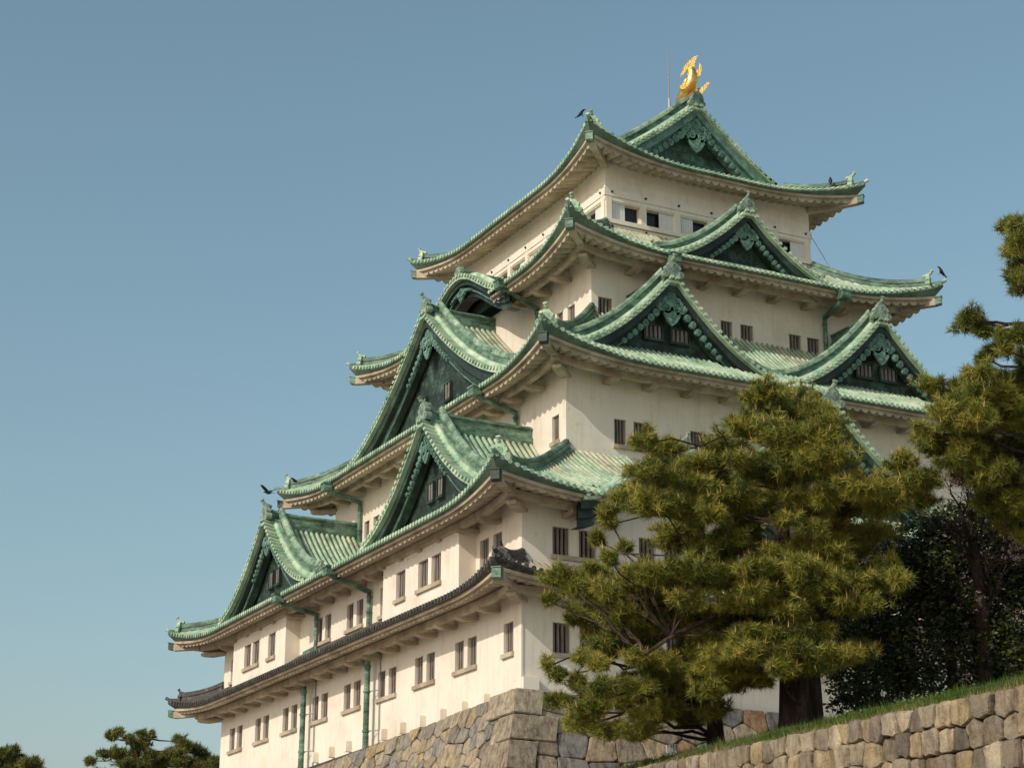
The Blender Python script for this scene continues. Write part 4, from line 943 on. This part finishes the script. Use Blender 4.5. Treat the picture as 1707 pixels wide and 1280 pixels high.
main += fill([(1240, 1000), (1400, 1010), (1380, 1060), (1250, 1070)], 22, 20, 30, 34.0, 36.6, 36, [(1330, 1045, 26, 18)])
main += fill([(1020, 1030), (1240, 1010), (1240, 1080), (1150, 1075), (1080, 1060)], 26, 20, 32, 34.2, 36.4, 46, [(1100, 1090, 40, 22), (1068, 1092, 20, 20)])
small += fill([(1000, 1050), (1080, 1050), (1150, 1080), (1240, 1080), (1240, 1180), (1150, 1215), (1040, 1225), (960, 1205), (985, 1150)], 38, 20, 34, 33.4, 36.0, 33)
T0 = atd(1325, 1207, 34.6); T0[2] = WZ+.3
t = lambda px, py, D: atd(px, py, D)
pine("large pine with thick dark double trunk in front of the shaded castle wall", [T0, t(1322, 1120, 34.8), t(1300, 1020, 35), t(1300, 920, 35), t(1310, 820, 34.8), t(1305, 720, 34.6)], main, 34.4, .30, 1, dens=1.0,
     extra_trunks=[([T0+arr(.35, -.05, -.1), t(1348, 1130, 35.2), t(1352, 1040, 35.4), t(1370, 930, 35.3), t(1400, 850, 35)], .25), ([t(1330, 1090, 34.6), t(1230, 1010, 34), t(1120, 1060, 33.4), t(1075, 1090, 33.2)], .055)])
S0 = atd(1196, 1243, 35.6); S0[2] = WZ+.28
pine("smaller pine with slim trunk low beside the stone base corner", [S0, t(1190, 1180, 35.6), t(1170, 1120, 35.4), t(1180, 1090, 35.2)], small, 34.6, .17, 2, dens=1.0, branch_r=.04)
RP = [(1682, 378, 18, 17), (1702, 402, 22, 22), (1694, 425, 20, 14), (1708, 450, 20, 18), (1690, 446, 10, 9), (1702, 480, 18, 14), (1690, 466, 9, 7), (1614, 528, 16, 16), (1608, 545, 17, 12), (1640, 552, 20, 9), (1632, 538, 14, 9), (1672, 558, 12, 9), (1700, 560, 18, 20), (1655, 585, 20, 9), (1636, 600, 10, 8), (1678, 582, 14, 9), (1706, 602, 17, 22),
      (1556, 645, 24, 20), (1618, 640, 22, 26), (1640, 665, 34, 30), (1660, 625, 9, 20), (1705, 645, 14, 30), (1572, 690, 28, 24), (1630, 700, 38, 30), (1692, 705, 30, 40), (1535, 715, 13, 13), (1560, 740, 28, 19), (1612, 752, 34, 26), (1672, 762, 38, 34), (1705, 805, 26, 36), (1645, 800, 26, 22), (1675, 842, 34, 20), (1590, 655, 12, 22)]
RP += fill([(1545, 640), (1600, 650), (1630, 620), (1720, 625), (1730, 860), (1660, 860), (1640, 800), (1600, 770), (1550, 760), (1540, 720), (1570, 690)], 100, 20, 34, 32.6, 35.6, 34)
RP += fill([(1570, 760), (1640, 790), (1725, 780), (1725, 900), (1690, 890), (1650, 850)], 22, 18, 28, 33.4, 35.4, 37)
RP += fill([(1680, 370), (1720, 370), (1720, 490), (1695, 470), (1690, 420)], 5, 14, 20, 33.2, 34.2, 35)
Q0 = atd(1790, 1180, 33.5); Q0[2] = WZ+.4
pine("tall pine at the right edge reaching over the bushes with one long bough", [Q0, t(1780, 1000, 33.6), t(1770, 850, 33.6), t(1765, 700, 33.6), t(1750, 560, 33.6), t(1735, 430, 33.6), t(1720, 360, 33.6)], RP, 33.6, .26, 4, dens=1.0, dvar=1.2, branch_r=.05, bias=-.04)
L1 = [(185, 1227, 13, 7), (198, 1220, 8, 5), (215, 1232, 12, 7), (238, 1222, 8, 5), (252, 1225, 7, 5), (232, 1240, 22, 9), (178, 1256, 15, 6), (150, 1268, 12, 5), (205, 1262, 24, 9), (255, 1260, 15, 7), (300, 1232, 10, 5), (308, 1240, 10, 5), (303, 1250, 12, 7), (285, 1264, 18, 9), (235, 1275, 40, 9), (322, 1272, 16, 7), (345, 1262, 8, 8), (358, 1268, 7, 8), (345, 1278, 20, 8)]
L1 += fill([(160, 1272), (175, 1245), (190, 1228), (250, 1228), (260, 1255), (290, 1250), (310, 1240), (365, 1265), (365, 1290), (150, 1290)], 34, 10, 18, 124, 127, 51)
X0 = atd(240, 1500, 125); X0[2] = -14.6
pine("far pine with loose flat crown just left of the keep's wall", [X0, t(240, 1400, 125), t(236, 1300, 125), t(225, 1240, 125)], L1, 125, .4, 5, "far pines left of the keep", tuft=.36, nn=20, rw=.022, dens=.34, dvar=2, mat_=NEEDLE2, branch_r=.1)
L2 = [(22, 1250, 9, 7), (6, 1255, 12, 9), (28, 1265, 14, 7), (45, 1272, 12, 6), (58, 1268, 7, 6), (15, 1275, 25, 9), (60, 1280, 14, 6), (-15, 1265, 20, 12)]
L2 += fill([(-20, 1250), (25, 1252), (65, 1275), (65, 1290), (-20, 1290)], 14, 10, 16, 117, 119, 52)
X1 = atd(0, 1500, 118); X1[2] = -14.6
pine("far pine cut off at the lower left edge against the sky", [X1, t(0, 1400, 118), t(5, 1300, 118), t(12, 1265, 118)], L2, 118, .35, 6, "far pines left of the keep", tuft=.36, nn=20, rw=.022, dens=.34, dvar=2, mat_=NEEDLE2, branch_r=.1)

def leaves(C, s, g, tint, flat_=.5):
    n = len(C); a = g.normal(0, 1, (n, 3)); a[:, 2] *= flat_; a /= np.linalg.norm(a, axis=1)[:, None]; b = np.cross(a, g.normal(0, 1, (n, 3))); b /= np.linalg.norm(b, axis=1)[:, None]
    s = (s*g.uniform(.7, 1.25, n))[:, None]; V = np.empty((n, 4, 3)); V[:, 0] = C-a*s; V[:, 1] = C+b*s*.42; V[:, 2] = C+a*s; V[:, 3] = C-b*s*.42
    return V.reshape(-1, 3), np.repeat(tint, 4)
def bush(name, label, cat, blobs, D0, trunk, leaf, dens, m, seed, tone=(.3, .2), r0=.12):
    g = np.random.default_rng(seed); r = random.Random(seed); root = tag(empty(name, tuple(trunk[0])), label, cat); off = -np.asarray(trunk[0], float)
    mb = MB(); limb(mb, [np.asarray(p) for p in trunk], r0, r0*.4, 9); VV = []; TT = []
    for (px, py, rx, ry, dd) in blobs:
        dep = D0+dd; c = atd(px, py, dep); k = dep/FPX; a, b = rx*k, ry*k; n = int(dens*a*b)
        for _ in range(4): 
            e_ = c+arr(r.uniform(-1, 1)*a, r.uniform(-1, 1)*a, r.uniform(-.2, 1)*b)*.8; limb(mb, curve(np.asarray(trunk[r.randint(len(trunk)//2, len(trunk)-1)]), e_, .05, r, 6), .035, .008, 5)
        q = g.normal(0, 1, (n, 3)); q /= np.linalg.norm(q, axis=1)[:, None]; lump = 1+.16*np.sin(q[:, 0]*9+px)*np.sin(q[:, 2]*8+py)+.1*np.sin(q[:, 1]*17); q *= (lump*g.uniform(.55, 1.02, n)**.35)[:, None]
        C = c+q*np.array([a, a, b])+g.normal(0, .03, (n, 3)); ti = np.clip(g.normal(tone[0], tone[1], n)*(1.0+.3*np.sin(C[:, 0]*6)*np.sin(C[:, 2]*7)), 0, 1)
        V, T_ = leaves(C, leaf, g, ti); VV.append(V); TT.append(T_)
    tr = mb.build("trunk", BARK, root); tr.location = off; V = np.concatenate(VV); mesh_np("crown", V+off, np.arange(len(V)).reshape(-1, 4), np.concatenate(TT), m, root)
    return root
E0 = atd(1590, 1165, 37.5); E0[2] = WZ+.45
bush("evergreen_tree", "dense dark glossy broadleaf evergreen behind the grassy bank", "evergreen tree",
     [(1500, 1040, 110, 110, .5), (1620, 960, 110, 110, 0), (1700, 1040, 90, 100, -.5), (1580, 1090, 110, 90, -.3), (1450, 1110, 75, 75, .3), (1660, 900, 80, 60, -.2), (1540, 930, 70, 70, .5), (1690, 1110, 80, 60, -.7), (1480, 960, 70, 60, 1.0), (1600, 880, 60, 40, .3), (1430, 1040, 60, 70, 1.2), (1730, 950, 70, 80, -.2)],
     37.5, [E0, atd(1585, 1080, 37.5), atd(1580, 1000, 37.5), atd(1590, 920, 37.5)], .055, 5200, LEAF, 8, tone=(.30, .22))
G0 = atd(1430, 1190, 36.3); G0[2] = WZ+.4
bush("bush", "low dark bush at the foot of the thick pine trunk", "bush", [(1425, 1160, 35, 28, 0), (1455, 1140, 40, 40, .2), (1400, 1175, 22, 16, -.1)], 36.3, [G0, atd(1428, 1165, 36.3), atd(1430, 1150, 36.3)], .05, 3200, LEAF, 9, tone=(.2, .15), r0=.05)

def cherry():
    r = random.Random(12); g = np.random.default_rng(12); base_ = atd(1640, 1150, 36.6); base_[2] = WZ+.45
    root = tag(empty("cherry_tree", tuple(base_)), "cherry tree with bare brown twigs and a few pale pink blossoms", "cherry tree"); off = -base_
    mb = MB(); nodes = [base_, atd(1640, 1050, 36.4), atd(1630, 960, 36.2), atd(1620, 900, 36.0)]; limb(mb, nodes, .16, .08, 9); tips = []
    for (px, py) in ((1600, 760), (1575, 800), (1640, 790), (1560, 850), (1610, 820), (1660, 850), (1690, 900), (1590, 870), (1700, 920), (1545, 880), (1625, 780), (1680, 930)):
        a = r.choice(nodes[1:]); b = atd(px, py, 35.6+r.uniform(-.5, .5)); p = curve(a, b, .05, r, 8); limb(mb, p, .035, .007, 5)
        for _ in range(26):
            i = r.randint(2, 7); q = p[i]+arr(r.uniform(-.5, .5), r.uniform(-.5, .5), r.uniform(-.2, .5)); mb.tube([p[i], (p[i]+q)/2+Z*.03, q], [.008, .006, .003], 4, cap=False); tips.append(q)
    tr = mb.build("trunk", BARK, root); tr.location = off
    cl = []
    for (px, py, n) in ((1597, 768, 12), (1612, 790, 14), (1582, 800, 12), (1622, 775, 6), (1600, 815, 8), (1660, 770, 5), (1690, 905, 16), (1700, 925, 14), (1680, 920, 8), (1705, 900, 10), (1630, 1000, 5), (1690, 1020, 6)):
        c0 = atd(px, py, 34.4); 
        for _ in range(n): cl.append(c0+g.normal(0, 1, 3)*np.array([.10, .10, .07]))
    C = np.repeat(np.array(cl), 9, 0)+g.normal(0, .022, (len(cl)*9, 3)); V, T_ = leaves(C, .022, g, g.uniform(0, 1, len(C)), 1.0)
    V = V.reshape(-1, 4, 3)
    mesh_np("blossom", V.reshape(-1, 3)+off, np.arange(len(V)*4).reshape(-1, 4), T_, PETAL, root)
    return root
cherry()

# ------------------------------------------------------------------ small things
f0 = atd(1122, 1262, 36.8); f0[2] = WZ+.3
wf = tag(empty("picket_fence", tuple(f0)), "short piece of white picket fence under the small pine", "fence"); 
for i in range(4):
    m = MB(); m.box((-.10+.065*i, 0, .30+.01*i), (.02, 0, 0), (0, .012, 0), (-.03, 0, .28)); m.build("picket", WHITE, wf)
m = MB(); m.box((0, .03, .42), (.16, 0, 0), (0, .012, 0), (0, 0, .02)); m.build("rail", WHITE, wf)

def crow_mesh(name, label, P, yaw, s=1.0, fly=False, pitch=0.0):
    root = tag(empty(name, tuple(P)), label, "crow", None); root.rotation_euler = (0, pitch, yaw); mb = MB()
    sp = [(.24, .30, .012), (.19, .305, .022), (.15, .30, .045), (.10, .285, .05), (.05, .235, .075), (-.02, .19, .088), (-.09, .155, .075), (-.15, .12, .045), (-.20, .10, .03)]
    if fly: sp = [(x, .2+(z-.2)*.35, q) for x, z, q in sp]
    rows = [[arr(x, q*math.cos(2*math.pi*k/10), z+q*math.sin(2*math.pi*k/10))*s for k in range(10)] for x, z, q in sp]
    mb.grid(rows, closed=True); mb.fan(rows[0]); mb.fan(rows[-1]); zt = sp[-1][1]
    mb.plate([arr(x, y, z)*s for x, y, z in ((-.16, -.03, zt+.02), (-.34, -.05, zt-.05), (-.35, .05, zt-.05), (-.16, .03, zt+.02))], (0, 0, .02*s)); mb.build("body", CROW, root, True)
    for sg in (-1, 1):
        w = MB()
        if fly: w.plate([arr(x, sg*y, .2+z)*s for x, y, z in ((.08, .04, .02), (.12, .25, .15), (.05, .50, .22), (-.08, .48, .20), (-.10, .25, .12), (-.12, .05, .0))], (0, 0, .015*s))
        else: w.plate([arr(x, sg*(.075 if x < .05 else .06), z)*s for x, z in ((.08, .25), (.0, .25), (-.12, .17), (-.26, .08), (-.12, .11), (.02, .14))], (0, sg*.02*s, 0))
        w.build("wing", CROW, root)
        if not fly: 
            l = MB(); l.tube([arr(.0, sg*.03, .12)*s, arr(.01, sg*.03, 0)*s], .01*s, 5); l.build("leg", CROW, root)
    return root
def near(u, v, P): return atd(u, v, float(np.dot(np.asarray(P)-CAM, F_)))
FR = math.atan2(R_[1], R_[0])
crow_mesh("crow", "crow leaning out at the near corner tip of the top roof", near(972, 195, (7.9, 7.9, 28.7)), FR, 1.1, pitch=-.35)
crow_mesh("crow", "small upright crow on the top roof's right hand hip ridge", near(1385, 307, (22.2, 9.0, 28.3)), FR+R(75), 1.0, pitch=-.7)
crow_mesh("crow", "crow perched on the right tip of the fourth roof", near(1565, 458, (26, 5.4, 22.8)), FR+R(180), 1.2, pitch=-.55)
crow_mesh("crow", "crow on the far left hip ridge of the third roof", near(491, 808, (2.6, 33.3, 15.6)), FR+R(200), 1.2)
crow_mesh("crow", "crow flying with raised wings left of the third roof's far tip", near(446, 828, (1.0, 34, 15)), FR+R(150), 1.3, fly=True)
